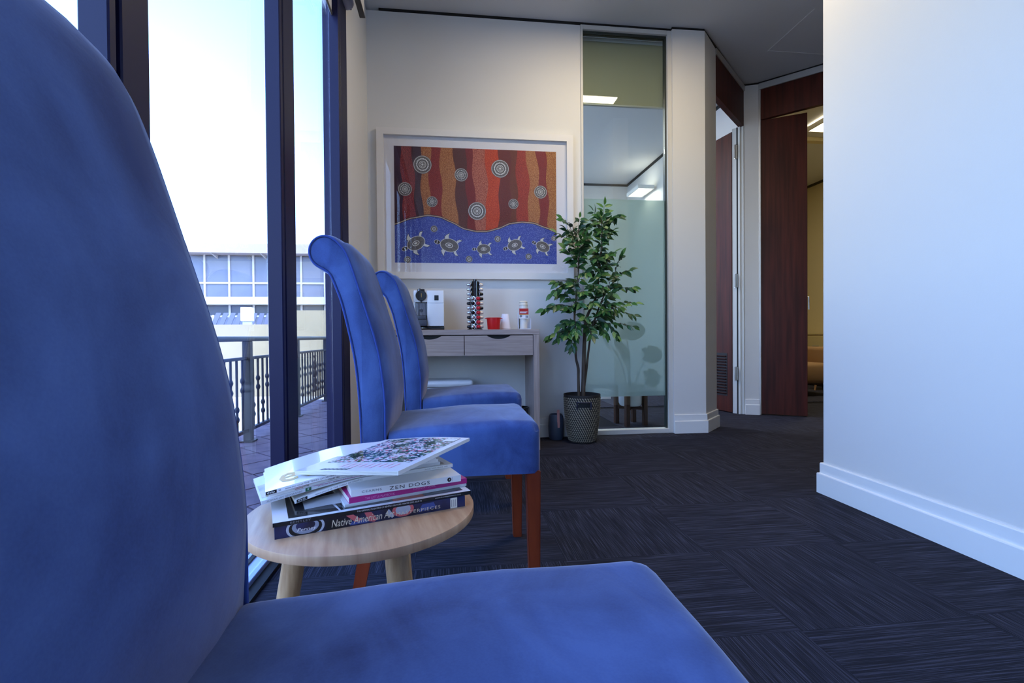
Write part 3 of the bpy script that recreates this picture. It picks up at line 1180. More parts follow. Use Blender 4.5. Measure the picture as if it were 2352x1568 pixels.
# folded loose sheet and thin pale booklet
b = Book('booklet', 'thin pale grey booklet lying under the magenta book', 'booklet', (-.192, .893, .4874), (.026, .988, .4874), 0.20, 0.0055)
Ln, T = b.len, b.T
b.add('cover', M_greycover, ((0, 0, 0), (Ln, b.W, T)), bev=0.0006)
b.add('pages', M_paper, ((0.001, 0.0008, 0.001), (Ln + 0.0006, b.W + 0.0005, T - 0.001)))
sh = thing('folded_sheet', 'white folded sheet sticking out left of the magenta book', 'paper', (-.258, .888, .4876), math.radians(21))
mb = MB()
n = 8
for i in range(n):
    def q(t, y):
        return Vector((0.064 * t, y, 0.0008 + 0.007 * math.sin(t * 1.5) * (0.4 + y * 12)))
    mb.face([q(i / n, 0.0 + 0.004 * (1 - i / n)), q((i + 1) / n, 0.004 * (1 - (i + 1) / n)), q((i + 1) / n, 0.05), q(i / n, 0.05)])
r = bmesh.ops.solidify(mb.bm, geom=list(mb.bm.faces), thickness=0.0006)
mb.build('sheet', M_white, sh, 40)

# 3 magenta book
b = Book('paperback_book', 'magenta paperback with pale lettering on its spine, under the white book', 'book', (-.185, .897, .4931), (.027, .989, .4931), 0.19, 0.0100)
Ln, T = b.len, b.T
b.add('cover', M_magenta, ((0, 0, 0), (Ln, 0.0012, T)), ((0, 0.001, 0), (Ln, b.W, 0.0006)), ((0, 0.001, T - 0.0006), (Ln, b.W, T)))
b.add('pages', M_paper, ((0.0005, 0.0012, 0.0006), (Ln - 0.0005, b.W - 0.001, T - 0.0006)))
b.spine_text('THE LITTLE PLAYBOOK', M_pinktext, 0.028, 0.0022, 0.0042, 0.055)
b.spine_text('CONTOUR \u2022 DETAIL', M_pinktext, 0.118, 0.0045, 0.0038, 0.046)

# 4 white book
b = Book('paperback_book', 'white paperback with wide-spaced black lettering on its spine', 'book', (-.182, .901, .5033), (.015, .970, .5033), 0.20, 0.0122)
Ln, T = b.len, b.T
b.add('cover', M_white, ((0, 0, 0), (Ln, 0.0014, T)), ((0, 0.0012, 0), (Ln, b.W, 0.0007)), ((0, 0.0012, T - 0.0007), (Ln, b.W, T)))
b.add('pages', M_paper, ((0.0006, 0.0014, 0.0007), (Ln - 0.0006, b.W - 0.001, T - 0.0007)))
b.spine_text('CEARNS', M_grey, 0.018, 0.0050, 0.0040, 0.036, space=1.25)
b.spine_text('ZEN DOGS', M_ink, 0.068, 0.0030, 0.0066, 0.077, space=1.15)
b.spine_shape('publisher_mark', M_ink, [ellipse(0.1845, 0.0063, 0.0042, 0.0042, 20)], 0.0003)
b.spine_shape('publisher_mark', M_pale, [[(0.183, 0.0045), (0.1845, 0.0068), (0.1862, 0.0085), (0.1855, 0.0062), (0.1860, 0.0044), (0.1845, 0.0056)]], 0.0004)
b.spine_shape('publisher_mark', M_grey, [[(0.1902, 0.0022), (0.1906, 0.0022), (0.1906, 0.0102), (0.1902, 0.0102)]], 0.0003)


def droop(x0, dz):
    def fn(p):
        t = max(0.0, (x0 + 0.01 - p.x) / (x0 + 0.01)) ** 0.62
        return Vector((p.x, p.y, p.z - (dz + 0.010 * max(0.0, p.y) / 0.2) * t * t))
    return fn


# 5-8 four thin magazines, fanned, drooping over the left end of the white book
MG = 'thin magazines in the pile'
b = Book('magazine', 'lowest thin white magazine of the fan, black block at its spine end', 'magazine', (-.281, .908, .5158), (-.001, 1.031, .5158), 0.205, 0.0066, MG, bend=droop(0.105, 0.022))
Ln, T = b.len, b.T
b.add('cover', M_white, ((0, 0, 0), (Ln, 0.0012, T)))
b.add('pages', M_paper, ((0.0004, 0.0012, 0), (Ln - 0.0004, b.W, T - 0.0005)))
b.add('cover', M_white, ((0, 0.0012, T - 0.0005), (Ln, b.W, T)))
b.cover_quads('cover_photo', M_darkcover, [(0.15, 0.012, Ln - 0.014, b.W - 0.012)])
b.spine_shape('spine_print', M_ink, [[(0.003, 0.0006), (0.021, 0.0006), (0.021, T - .0006), (0.003, T - .0006)]])
b.spine_text('evo', M_white, 0.0055, 0.0018, 0.0030, 0.012)
b.spine_text('www.evo.co.uk THE THRILL OF DRIVING', M_grey, 0.034, 0.0018, 0.0030, 0.085)
b.spine_text('JUNE 2018 ISSUE 248', M_grey, Ln - 0.062, 0.0018, 0.0030, 0.05)
b = Book('magazine', 'thin grey-spined magazine with a green block, second from the bottom of the fan', 'magazine', (-.330, .888, .5228), (-.027, 1.026, .5228), 0.20, 0.0066, MG, bend=droop(0.159, 0.022))
Ln, T = b.len, b.T
b.add('cover', M_greycover, ((0, 0, 0), (Ln, 0.0012, T)))
b.add('pages', M_paper, ((0.0004, 0.0012, 0), (Ln - 0.0004, b.W, T - 0.0005)))
b.add('cover', M_greycover, ((0, 0.0012, T - 0.0005), (Ln, b.W, T)))
b.cover_quads('cover_photo', mat('ochre photo print', (170, 140, 80), 0.3, noise=(20, (60, 60, 70), 4, (1, 1, 1), 0.4, 0.7)), [(0.002, 0.02, 0.035, 0.12)])
b.spine_shape('spine_print', M_green, [[(0.071, 0.0003), (0.081, 0.0003), (0.081, T - .0003), (0.071, T - .0003)]])
b.spine_text('9', M_white, 0.0742, 0.0015, 0.0036, 0.003)
b.spine_text('AUSTRALIAN GEOGRAPHIC', M_grey, 0.008, 0.0016, 0.0032, 0.058)
b.spine_text('JANUARY - FEBRUARY 2018', M_grey, 0.092, 0.0018, 0.0032, 0.062)
b.spine_text('SAVING SPECIES FOR FUTURE GENERATIONS', M_grey, 0.168, 0.0018, 0.0030, 0.10)
b.spine_shape('spine_print', M_magenta, [[(0.085, T - .0008), (0.22, T - .0008), (0.22, T - .0001), (0.085, T - .0001)]])
b = Book('magazine', 'thin white magazine with small red and black lettering, third of the fan', 'magazine', (-.322, .900, .5298), (-.031, 1.0205, .5298), 0.205, 0.0069, MG, bend=droop(0.149, 0.022))
Ln, T = b.len, b.T
b.add('cover', M_white, ((0, 0, 0), (Ln, 0.0012, T)))
b.add('pages', M_paper, ((0.0004, 0.0012, 0), (Ln - 0.0004, b.W, T - 0.0005)))
b.add('cover', M_white, ((0, 0.0012, T - 0.0005), (Ln, b.W, T)))
b.cover_quads('cover_photo', M_yellow_ink, [(0.15, 0.002, Ln - 0.03, 0.03)])
b.spine_shape('spine_print', M_red, [[(0.040, T - .0016), (0.085, T - .0016), (0.085, T - .0001), (0.040, T - .0001)]])
b.spine_shape('spine_print', M_ink, [[(0.085, T - .0016), (0.12, T - .0016), (0.12, T - .0001), (0.085, T - .0001)]])
b.spine_shape('spine_print', M_teal, [[(0.13, T - .0022), (0.23, T - .0022), (0.23, T - .0001), (0.13, T - .0001)]])
b.spine_text('wheels', M_red, 0.042, 0.0015, 0.0030, 0.014)
b.spine_text('mag', M_ink, 0.057, 0.0015, 0.0030, 0.009)
b.spine_text('ISSUE 382', M_ink, 0.100, 0.0018, 0.0030, 0.019)
b.spine_text('SUMMER 2018', M_grey, 0.165, 0.0018, 0.0028, 0.028)
b = Book('magazine', 'white magazine with big gold letters on its cover, topmost of the fan', 'magazine', (-.325, .892, .5371), (-.034, .9995, .5371), 0.215, 0.0069, MG, bend=droop(0.149, 0.022))
Ln, T = b.len, b.T
b.add('cover', M_whitec, ((0, 0, 0), (Ln, 0.0012, T)))
b.add('pages', M_paper, ((0.0004, 0.0012, 0), (Ln - 0.0004, b.W, T - 0.0005)))
b.add('cover', M_whitec, ((0, 0.0012, T - 0.0005), (Ln, b.W, T)))
b.cover_text('evo', M_gold, 0.024, 0.030, 0.070, 0.105, bold=0.014)
b.spine_shape('spine_print', M_ink, [[(0.001, 0.0006), (0.018, 0.0006), (0.018, T - .0006), (0.001, T - .0006)]])
b.spine_text('evo', M_white, 0.0030, 0.0018, 0.0032, 0.012)
b.spine_text('e', M_grey, 0.021, 0.0018, 0.0032, 0.004)
b.spine_text('www.evo.co.uk THE THRILL OF DRIVING', M_grey, 0.031, 0.0018, 0.0030, 0.085)
b.spine_text('MOTORSPORT ROAD RACE NUMBERS', M_grey, 0.128, 0.0018, 0.0030, 0.07)
b.spine_text('ISSUE 249', M_grey, Ln - 0.045, 0.0018, 0.0030, 0.03)

# 9 garden magazine on top
FW = 0.225
b = Book('magazine', 'flower-garden cover magazine tilted on top of the pile', 'magazine', (-.0935, .850, .5530), (.0375, 1.107, .5530), FW, 0.0072,
         bend=lambda p: Vector((p.x, p.y, p.z - 0.019 * (p.y / FW) + 0.004 * math.sin(PI * min(1, max(0, p.y / FW))) * (p.x / 0.29))))
Ln, T = b.len, b.T
b.add('cover', M_white, ((0, 0, 0), (Ln, 0.0012, T)))
b.add('pages', M_paper, ((0.0004, 0.0012, 0), (Ln - 0.0004, b.W, T - 0.0005)))
b.add('cover', M_whitec, ((0, 0.0012, T - 0.0005), (Ln, b.W, T)))
b.cover_quads('cover_photo', M_floral, [(0.062, 0.016, Ln - 0.01, b.W - 0.020)])
b.cover_quads('title_strokes', mat('pale pink ink', (232, 190, 206), 0.3), [[(0.02 + 0.004 * (k % 3), 0.03 + 0.014 * k), (0.052, 0.028 + 0.014 * k), (0.054, 0.032 + 0.014 * k), (0.02 + 0.004 * (k % 3), 0.036 + 0.014 * k)] for k in range(9)], 0.0004)
b.cover_quads('title_strokes', M_ink, [[(0.008, 0.115 + 0.009 * k), (0.018, 0.112 + 0.009 * k), (0.018, 0.116 + 0.009 * k), (0.008, 0.121 + 0.009 * k)] for k in range(7)], 0.0004)
b.cover_quads('barcode_box', M_white, [(Ln - 0.045, 0.018, Ln - 0.014, 0.045)], 0.0005)


# ------------------------------------------------------------------ console table
M_ash = mat('grey washed oak', (172, 156, 148), 0.5, noise=(6, (146, 130, 124), 5, (0.8, 6, 14), 0.3, 0.7))
M_ashv = mat('grey washed oak upright', (172, 156, 148), 0.5, noise=(6, (146, 130, 124), 5, (14, 6, 0.8), 0.3, 0.7))
cx0, cx1, cy0, cy1, cz = -0.43, 0.600, 3.325, 3.725, 0.836
cs = thing('console_table', 'grey washed oak console table with two drawers against the back wall', 'table', (0, 0, 0))
MB().box((cx0, cy0, cz - 0.036), (cx1, cy1, cz), 0.0015, 1).build('tabletop', M_ash, cs)
for a, b2 in ((cx0, cx0 + 0.042), (cx1 - 0.042, cx1)):
    MB().box((a, cy0, 0), (b2, cy1, cz - 0.0365), 0.0015, 1).build('side_panel', M_ashv, cs)
MB().box((cx0 + 0.043, cy0 + 0.03, 0.662), (cx1 - 0.043, cy1 - 0.01, cz - 0.037)).build('drawer_case', M_black, cs)
for a, b2 in ((cx0 + 0.046, 0.0795), (0.0845, cx1 - 0.046)):
    w = b2 - a
    mid = (a + b2) / 2
    pts = [(a, 0.658), (b2, 0.658), (b2, 0.794)]
    for k in range(17):
        s = 1 - 2 * k / 16
        pts.append((mid + 0.082 * s, 0.794 - 0.024 * (1 - s * s) ** 0.9 if abs(s) < 1 else 0.794))
    pts.append((a, 0.794))
    MB().prism(pts, 'y', cy0 + 0.002, cy0 + 0.02).build('drawer', M_ash, cs)

# ------------------------------------------------------------------ coffee machine
M_mwhite = mat('white machine plastic', (228, 230, 234), 0.3, coat=0.2)
M_gloss = mat('gloss black', (12, 12, 15), 0.12, coat=0.5)
M_dgrey = mat('dark grey plastic', (58, 62, 76), 0.45)
cm = thing('coffee_machine', 'white capsule coffee machine with a round black head on the console', 'coffee machine', (-0.158, 3.40, 0.8365))
mb = MB()
mb.box((-0.102, 0.03, 0.026), (0.104, 0.26, 0.272), 0.006, 2)
mb.box((-0.010, -0.002, 0.026), (0.104, 0.04, 0.272), 0.004, 2)
mb.box((-0.102, -0.002, 0.19), (-0.008, 0.04, 0.272), 0.004, 2)
mb.box((-0.102, -0.002, 0.026), (-0.088, 0.04, 0.2), 0.003, 1)
mb.build('body', M_mwhite, cm, 30)
MB().box((-0.103, -0.004, 0.0), (0.106, 0.262, 0.026), 0.004, 2).build('base', M_gloss, cm, 30)
MB().box((-0.010, -0.0035, 0.1855), (0.104, -0.0025, 0.1868)).build('seam', M_grey, cm)
R90 = Matrix.Rotation(math.radians(90), 3, 'X')
head = MB().lathe([(0.0, -0.0), (0.037, 0.0), (0.037, 0.016), (0.033, 0.021), (0.0, 0.021)], 32, (-0.049, 0.0, 0.235), False, R90)
head.box((-0.074, -0.018, 0.255), (-0.024, 0.012, 0.280), 0.006, 2)
hd = head.build('brew_head', M_gloss, cm, 35)
MB().lathe([(0.0, 0), (0.0045, 0.002), (0.005, 0.006), (0.0, 0.0085)], 12, (-0.058, -0.004, 0.280), False).build('lever_tip', M_steel, hd, 60)
MB().box((-0.048, -0.0245, 0.222), (-0.045, -0.021, 0.25), 0.001, 1).build('crest_mark', M_gold, hd)
MB().prism([(-0.056, 0.2), (-0.042, 0.2), (-0.046, 0.188), (-0.051, 0.188)], 'y', -0.016, -0.004).build('spout', M_gloss, cm)
gp = MB().box((-0.087, 0.012, 0.098), (-0.012, 0.016, 0.187)).build('grille_panel', M_dgrey, cm)
bar = None
for k in range(9):
    if bar is None:
        bar = MB().box((-0.002, 0, -0.042), (0.002, 0.006, 0.042), 0.0008, 1).build('grille_bar', mat('chrome bar', (170, 175, 188), 0.3, metal=0.7), gp)
        o = bar
    else:
        o = share('grille_bar', bar, gp)
    o.location = (-0.083 + 0.0084 * k, 0.005, 0.142)
MB().lathe([(0, 0), (0.012, 0), (0.012, 0.004), (0, 0.004)], 20, (-0.049, 0.004, 0.134), False, R90).build('round_badge', M_dgrey, cm, 40)
MB().box((-0.090, -0.035, 0.026), (-0.010, 0.02, 0.070), 0.006, 2).box((-0.083, -0.030, 0.07), (-0.018, 0.016, 0.098), 0.004, 2).build('drip_tray', M_dgrey, cm, 30)
MB().box((0.040, -0.0045, 0.203), (0.069, -0.0015, 0.238), 0.0012, 1).build('button_panel', M_gloss, cm)

# ------------------------------------------------------------------ capsule carousel
cc = thing('capsule_carousel', 'tall black capsule carousel on the console, between machine and red cup', 'capsule holder', (0.166, 3.50, 0.8365))
mb = MB()
star = []
for k in range(32):
    a = 2 * PI * k / 32 + math.radians(22.5)
    star.append(((0.034 if k % 4 in (0,) else 0.029) * math.cos(a), (0.034 if k % 4 in (0,) else 0.029) * math.sin(a)))
mb.prism(star, 'z', 0.008, 0.345)
mb.build('column', M_gloss, cc)
MB().lathe([(0.0, 0), (0.058, 0), (0.058, 0.006), (0.04, 0.010), (0.0, 0.010)], 32, (0, 0, 0), False).build('base', M_gloss, cc, 30)
MB().lathe([(0.011, 0.34), (0.0125, 0.352), (0.0115, 0.360), (0.004, 0.362)], 20).build('knob', M_gloss, cc, 40)
MB().box((-0.004, -0.0375, 0.01), (0.004, -0.029, 0.35), 0.002, 1).build('rib', mat('dark rail', (40, 42, 58), 0.3), cc)

M_caps = {'red': mat('red capsule', (208, 44, 60), 0.3, metal=0.35), 'silver': mat('silver capsule', (196, 198, 206), 0.22, metal=0.8),
          'black': mat('black capsule', (24, 24, 30), 0.25, metal=0.4), 'cream': mat('pale capsule', (214, 204, 196), 0.3, metal=0.3)}
M_caprim = mat('capsule rim', (190, 190, 198), 0.25, metal=0.8)
CAPM = {}


def capsule(colour, label, loc, az_):
    key = colour
    if key not in CAPM:
        mb_ = MB()
        Rm = Matrix.Rotation(math.radians(90), 3, 'Y')
        mb_.lathe([(0.0, 0.026), (0.006, 0.0255), (0.0095, 0.023), (0.0138, 0.002), (0.0, 0.002)], 14, (0, 0, 0), False, Rm)
        CAPM[key] = []
        o_ = mb_.build('coffee_capsule', M_caps[colour], None, 50)
        m2_ = MB().lathe([(0.0138, 0.0025), (0.0172, 0.002), (0.0172, 0.0), (0.0, 0.0)], 14, (0, 0, 0), False, Rm)
        rim_ = m2_.build('rim', M_caprim, o_, 50)
        CAPM[key] = (o_, rim_)
    else:
        o0, rim0 = CAPM[key]
        o_ = o0.copy()
        COL.objects.link(o_)
        rr_ = rim0.copy()
        COL.objects.link(rr_)
        rr_.parent = o_
    tag(o_, label, 'capsule', 'capsules in the carousel')
    o_.location = loc
    o_.rotation_euler = (0, 0, az_)


ORD = ['top', 'second', 'third', 'fourth', 'fifth', 'sixth', 'seventh', 'eighth', 'ninth', 'bottom']
cols = [(-168, 'outer left column', 10, ['silver', 'silver', 'silver', 'silver', 'black', 'silver', 'silver', 'black', 'silver', 'black']),
        (-114, 'inner left column', 7, ['silver', 'black', 'silver', 'black', 'silver', 'black', 'silver']),
        (-62, 'inner right column', 7, ['red'] * 7),
        (-12, 'outer right column', 10, ['cream', 'cream', 'black', 'black', 'cream', 'black', 'cream', 'cream', 'cream', 'cream'])]
for deg, cname, nrow, colours in cols:
    a = math.radians(deg)
    for k in range(nrow):
        row = k + (10 - nrow)
        z = 0.8365 + 0.335 - 0.0332 * row - 0.0145
        rr = 0.0345
        lab = '%s capsule in the %s of the black carousel, %s place' % (colours[k], cname, ORD[row] + (' from top' if 0 < row < 9 else ''))
        capsule(colours[k], lab, (0.166 + rr * math.cos(a), 3.50 + rr * math.sin(a), z), a)

# red cup, foam cups, stirrer holder
rc = thing('red_bucket', 'small red plastic bucket beside the capsule carousel', 'bucket', (0.295, 3.455, 0.8365))
M_redpl = mat('red plastic', (206, 22, 26), 0.35)
mb = MB()
mb.lathe([(0.0, 0), (0.041, 0), (0.043, 0.003), (0.050, 0.078), (0.053, 0.080), (0.053, 0.085), (0.049, 0.085), (0.041, 0.006), (0.0, 0.005)], 32, (0, 0, 0), False)
mb.build('bucket', M_redpl, rc, 35)
mb = MB()
for s in (-1, 1):
    mb.box((s * 0.056 - 0.006, -0.008, 0.0765), (s * 0.056 + 0.006, 0.008, 0.0815), 0.001, 1)
mb.build('lug', M_redpl, rc)
fc = thing('foam_cups', 'short stack of upturned white foam cups behind the red bucket', 'cups', (0.388, 3.55, 0.8365))
M_foam = mat('white foam', (236, 232, 238), 0.7, spec=0.3)
mb = MB()
mb.lathe([(0.0405, 0.0), (0.0415, 0.002), (0.0405, 0.006), (0.026, 0.112), (0.0245, 0.115), (0.0, 0.115)], 28, (0, 0, 0), False)
mb.lathe([(0.0405, 0.008), (0.0418, 0.010), (0.0405, 0.014)], 28, (0, 0, 0), False)
mb.build('cup', M_foam, fc, 40)
sh = thing('stirrer_holder', 'clear white holder with a red labelled pack of paper cups, right end of console', 'holder', (0.520, 3.50, 0.8365))
mb = MB()
mb.box((-0.046, -0.028, 0.0), (0.046, 0.028, 0.006), 0.002, 1)
mb.box((-0.046, -0.028, 0.006), (-0.043, 0.028, 0.12))
mb.box((0.043, -0.028, 0.006), (0.046, 0.028, 0.08))
mb.box((-0.043, 0.025, 0.006), (0.043, 0.028, 0.08))
mb.build('tray', mat('frosted plastic', (224, 228, 238), 0.25, coat=0.3), sh)
pk = MB().lathe([(0.0, 0.007), (0.027, 0.007), (0.031, 0.17), (0.0, 0.172)], 28, (-0.006, -0.004, 0), False).build('cup_pack', mat('cup pack wrap', (230, 224, 214), 0.4), sh, 40)
mb = MB()
mb.lathe([(0.030, 0.165), (0.033, 0.178), (0.029, 0.190), (0.031, 0.198), (0.02, 0.206), (0.0, 0.203)], 15, (-0.006, -0.004, 0), False)
mb.build('wrap_twist', mat('crumpled wrap', (226, 218, 200), 0.35), sh, 30)
MB().box((-0.040, -0.0385, 0.078), (0.026, -0.0375, 0.150)).build('label', M_white, sh)
lb = MB().box((-0.040, -0.0395, 0.106), (0.026, -0.0386, 0.150)).build('label_band', mat('label red', (176, 30, 30), 0.4), sh)
MB().box((-0.040, -0.0398, 0.104), (0.026, -0.0387, 0.107)).build('label_band', M_yellow_ink, sh)
mb = MB()
for z, x1 in ((0.124, 0.018), (0.117, 0.010)):
    mb.box((-0.036, -0.0403, z), (x1, -0.0396, z + 0.004))
mb.build('label_print', M_pale, sh)
mb = MB()
mb.disc((-0.029, -0.0391, 0.096), 0.0095, 'y', 20)
mb.box((0.006, -0.0391, 0.083), (0.013, -0.0386, 0.1))
mb.box((0.015, -0.0391, 0.083), (0.022, -0.0386, 0.1))
mb.build('label_print', M_grey, sh)

# under the console
wb = thing('pedal_bin', 'white rounded bin under the console table', 'bin', (-0.055, 3.55, 0))
MB().box((-0.155, -0.10, 0), (0.155, 0.12, 0.43), 0.03, 3).build('body', M_mwhite, wb, 40)
MB().box((-0.165, -0.11, 0.435), (0.200, 0.13, 0.482), 0.022, 3).build('lid', M_mwhite, wb, 40)
bb = thing('waste_bin', 'small black bin under the right end of the console', 'bin', (0.485, 3.53, 0))
MB().lathe([(0.0, 0), (0.055, 0), (0.066, 0.262), (0.070, 0.264), (0.070, 0.272), (0.062, 0.272), (0.052, 0.006), (0.0, 0.006)], 28, (0, 0, 0), False).build('bin', M_gloss, bb, 40)


# ------------------------------------------------------------------ framed dot painting
def painting():
    X0, X1, Z0, Z1 = -0.542, 0.947, 1.225, 2.344
    fr = thing('framed_picture', 'large white-framed dot painting of turtles and ochre bands on the back wall', 'picture', (X0, 3.748, Z0))
    W, H = X1 - X0, Z1 - Z0
    M_fr = mat('white picture frame', (226, 222, 218), 0.35)
    fwid, dep = 0.050, 0.034
    for nm, pts in (('t', [(0, H), (W, H), (W - fwid, H - fwid), (fwid, H - fwid)]), ('b', [(0, 0), (W, 0), (W - fwid, fwid), (fwid, fwid)]),
                    ('l', [(0, 0), (fwid, fwid), (fwid, H - fwid), (0, H)]), ('r', [(W, 0), (W - fwid, fwid), (W - fwid, H - fwid), (W, H)])):
        MB().prism(pts, 'y', -dep, 0.0).build('frame_rail', M_fr, fr)
    MB().box((fwid - 0.004, -0.010, fwid - 0.004), (W - fwid + 0.004, -0.002, H - fwid + 0.004)).build('mat_board', mat('mat board', (228, 226, 228), 0.6), fr)
    MB().box((fwid - 0.002, -0.0185, fwid - 0.002), (W - fwid + 0.002, -0.0165, H - fwid + 0.002)).build('glazing', glass_mat('picture glass', (0.985, 0.985, 0.99), 0.9), fr)
    px0, px1, pz0, pz1 = 0.124, 1.358, 0.122, 0.993
    PW, PH = px1 - px0, pz1 - pz0

    def U(x, y):     # coordinates on a 1000 x 700 sheet, y down
        return (px0 + PW * x / 1000.0, pz1 - PH * y / 700.0)

    def dotmat(nm, ca, cb, scale=170, size=0.35):
        m = bpy.data.materials.new(nm)
        m.use_nodes = True
        nt = m.node_tree
        p = nt.nodes['Principled BSDF']
        p.inputs['Roughness'].default_value = 0.7
        tc = nt.nodes.new('ShaderNodeTexCoord')
        v = nt.nodes.new('ShaderNodeTexVoronoi')
        v.inputs['Scale'].default_value = scale
        v.inputs['Randomness'].default_value = 0.7
        nt.links.new(tc.outputs['Object'], v.inputs['Vector'])
        cr = nt.nodes.new('ShaderNodeValToRGB')
        cr.color_ramp.elements[0].position = size
        cr.color_ramp.elements[0].color = lin(*cb)
        cr.color_ramp.elements[1].position = size + 0.12
        cr.color_ramp.elements[1].color = lin(*ca)
        nt.links.new(v.outputs['Distance'], cr.inputs['Fac'])
        nt.links.new(cr.outputs[0], p.inputs['Base Color'])
        return m
    bands = [((50, 22, 44), (66, 30, 50)), ((104, 24, 30), (170, 66, 60)), ((60, 32, 44), (72, 42, 52)), ((150, 84, 40), (206, 146, 90)), ((124, 30, 26), (150, 52, 42)),
             ((150, 84, 40), (204, 142, 84)), ((84, 38, 30), (98, 48, 38)), ((118, 28, 26), (134, 38, 34)), ((150, 66, 48), (200, 120, 92)), ((178, 50, 18), (220, 92, 40)),
             ((98, 34, 28), (118, 46, 36)), ((104, 48, 28), (124, 62, 38)), ((142, 38, 26), (176, 66, 44)), ((152, 88, 46), (204, 146, 92)), ((120, 28, 28), (138, 44, 40)), ((148, 86, 38), (200, 146, 80))]
    # band borders at the top, middle and foot of the ochre field, on the 1000-wide sheet
    bt = [0, 37, 107, 167, 220, 276, 358, 433, 467, 549, 637, 706, 746, 807, 872, 930, 1000]
    bm_ = [0, 48, 122, 163, 211, 283, 371, 436, 484, 563, 641, 712, 750, 825, 890, 945, 1000]
    bf = [0, 60, 126, 178, 229, 297, 382, 447, 491, 540, 623, 706, 752, 805, 881, 947, 1000]
    wave = [(0, 470), (100, 432), (200, 413), (270, 420), (345, 452), (420, 490), (495, 505), (563, 503), (632, 484), (706, 452), (781, 442), (850, 446), (932, 474), (1000, 502)]

    def wz(x):
        for (a, ya), (b_, yb) in zip(wave, wave[1:]):
            if a <= x <= b_:
                t = (x - a) / (b_ - a)
                t = t * t * (3 - 2 * t) * 0.35 + t * 0.65
                return ya + (yb - ya) * t
        return wave[-1][1]

    def border(i, y):
        a, b_, c_ = bt[i], bm_[i], bf[i]
        t = y / 520.0
        base = a * (1 - t) * (1 - 2 * t) + 4 * b_ * t * (1 - t) + c_ * t * (2 * t - 1)
        return base + (7 * math.sin(y / 42.0 + i * 1.7) if 0 < i < 16 else 0)
    mb = MB()
    mats = []
    for i in range(16):
        mats.append(dotmat('print band', bands[i][0], bands[i][1], 150 + 9 * (i % 4), 0.30 if i % 2 else 0.36))
        mb.mi = i
        N = 26
        for k in range(N):
            ya, yb = 520 * k / N, 520 * (k + 1) / N
            P = [(border(i, ya), ya), (border(i + 1, ya), ya), (border(i + 1, yb), yb), (border(i, yb), yb)]
            mb.face([(U(x, y)[0], -0.0104, U(x, y)[1]) for x, y in P][::-1])
    # blue sea under the wave
    mats.append(dotmat('print sea', (58, 74, 158), (136, 152, 214), 190, 0.28))
    mb.mi = 16
    N = 50
    for k in range(N):
        xa, xb = 1000 * k / N, 1000 * (k + 1) / N
        P = [(xa, wz(xa)), (xb, wz(xb)), (xb, 700), (xa, 700)]
        mb.face([(U(x, y)[0], -0.0108, U(x, y)[1]) for x, y in P][::-1])
    mats += [mat('print dark line', (38, 30, 32), 0.7), mat('print pale line', (186, 160, 140), 0.7), mat('print grey', (104, 98, 94), 0.7), mat('print white', (216, 214, 206), 0.7), mat('print dark grey', (70, 70, 74), 0.7)]
    for mi_, dy, wd in ((17, -0.0112, 13), (18, -0.0116, 6)):
        mb.mi = mi_
        for k in range(N):
            xa, xb = 1000 * k / N, 1000 * (k + 1) / N
            P = [(xa, wz(xa) - wd / 2), (xb, wz(xb) - wd / 2), (xb, wz(xb) + wd / 2), (xa, wz(xa) + wd / 2)]
            mb.face([(U(x, y)[0], dy, U(x, y)[1]) for x, y in P][::-1])
    ks = PW / 1000.0

    def ddisc(x, y, r, mi_, dy, r0=0.0, n=28):
        mb.mi = mi_
        cx_, cz_ = U(x, y)

        def cl(q):
            return (min(px1, max(px0, q[0])), q[1], min(pz1, max(pz0, q[2])))
        o = [cl((cx_ + r * ks * math.cos(2 * PI * i / n), dy, cz_ + r * ks * math.sin(2 * PI * i / n))) for i in range(n)]
        if r0 == 0:
            mb.face(o[::-1])
        else:
            q = [cl((cx_ + r0 * ks * math.cos(2 * PI * i / n), dy, cz_ + r0 * ks * math.sin(2 * PI * i / n))) for i in range(n)]
            for i in range(n):
                mb.face([o[i], q[i], q[(i + 1) % n], o[(i + 1) % n]])

    def medallion(x, y, r):
        ddisc(x, y, r, 19, -0.0120)
        ddisc(x, y, r * 0.95, 20, -0.0124, r * 0.90)
        if r > 25:
            ddisc(x, y, r * 0.74, 21, -0.0124, r * 0.50)
            nd = max(12, int(r * 0.42))
            for k in range(nd):
                a = 2 * PI * k / nd
                ddisc(x + r * 0.62 * math.cos(a), y + r * 0.62 * math.sin(a), r * 0.085, 20, -0.0132, 0, 8)
            ddisc(x, y, r * 0.40, 20, -0.0128, r * 0.34)
            for k in range(9):
                a = 2 * PI * k / 9
                ddisc(x + r * 0.24 * math.cos(a), y + r * 0.24 * math.sin(a), r * 0.055, 20, -0.0132, 0, 6)
        else:
            for k in range(7):
                a = 2 * PI * k / 7
                ddisc(x + r * 0.42 * math.cos(a), y + r * 0.42 * math.sin(a), r * 0.15, 20, -0.0132, 0, 7)
        ddisc(x, y, r * 0.12, 20, -0.0132, 0, 10)
    for x, y, r in ((170, 108, 56), (64, 258, 42), (404, 162, 41), (226, 330, 33), (500, 380, 56), (645, 117, 56), (727, 331, 32), (899, 253, 41),
                    (236, 494, 21), (626, 549, 20), (983, 540, 17), (75, 682, 21), (448, 675, 21), (820, 655, 20)):
        medallion(x, y, r)

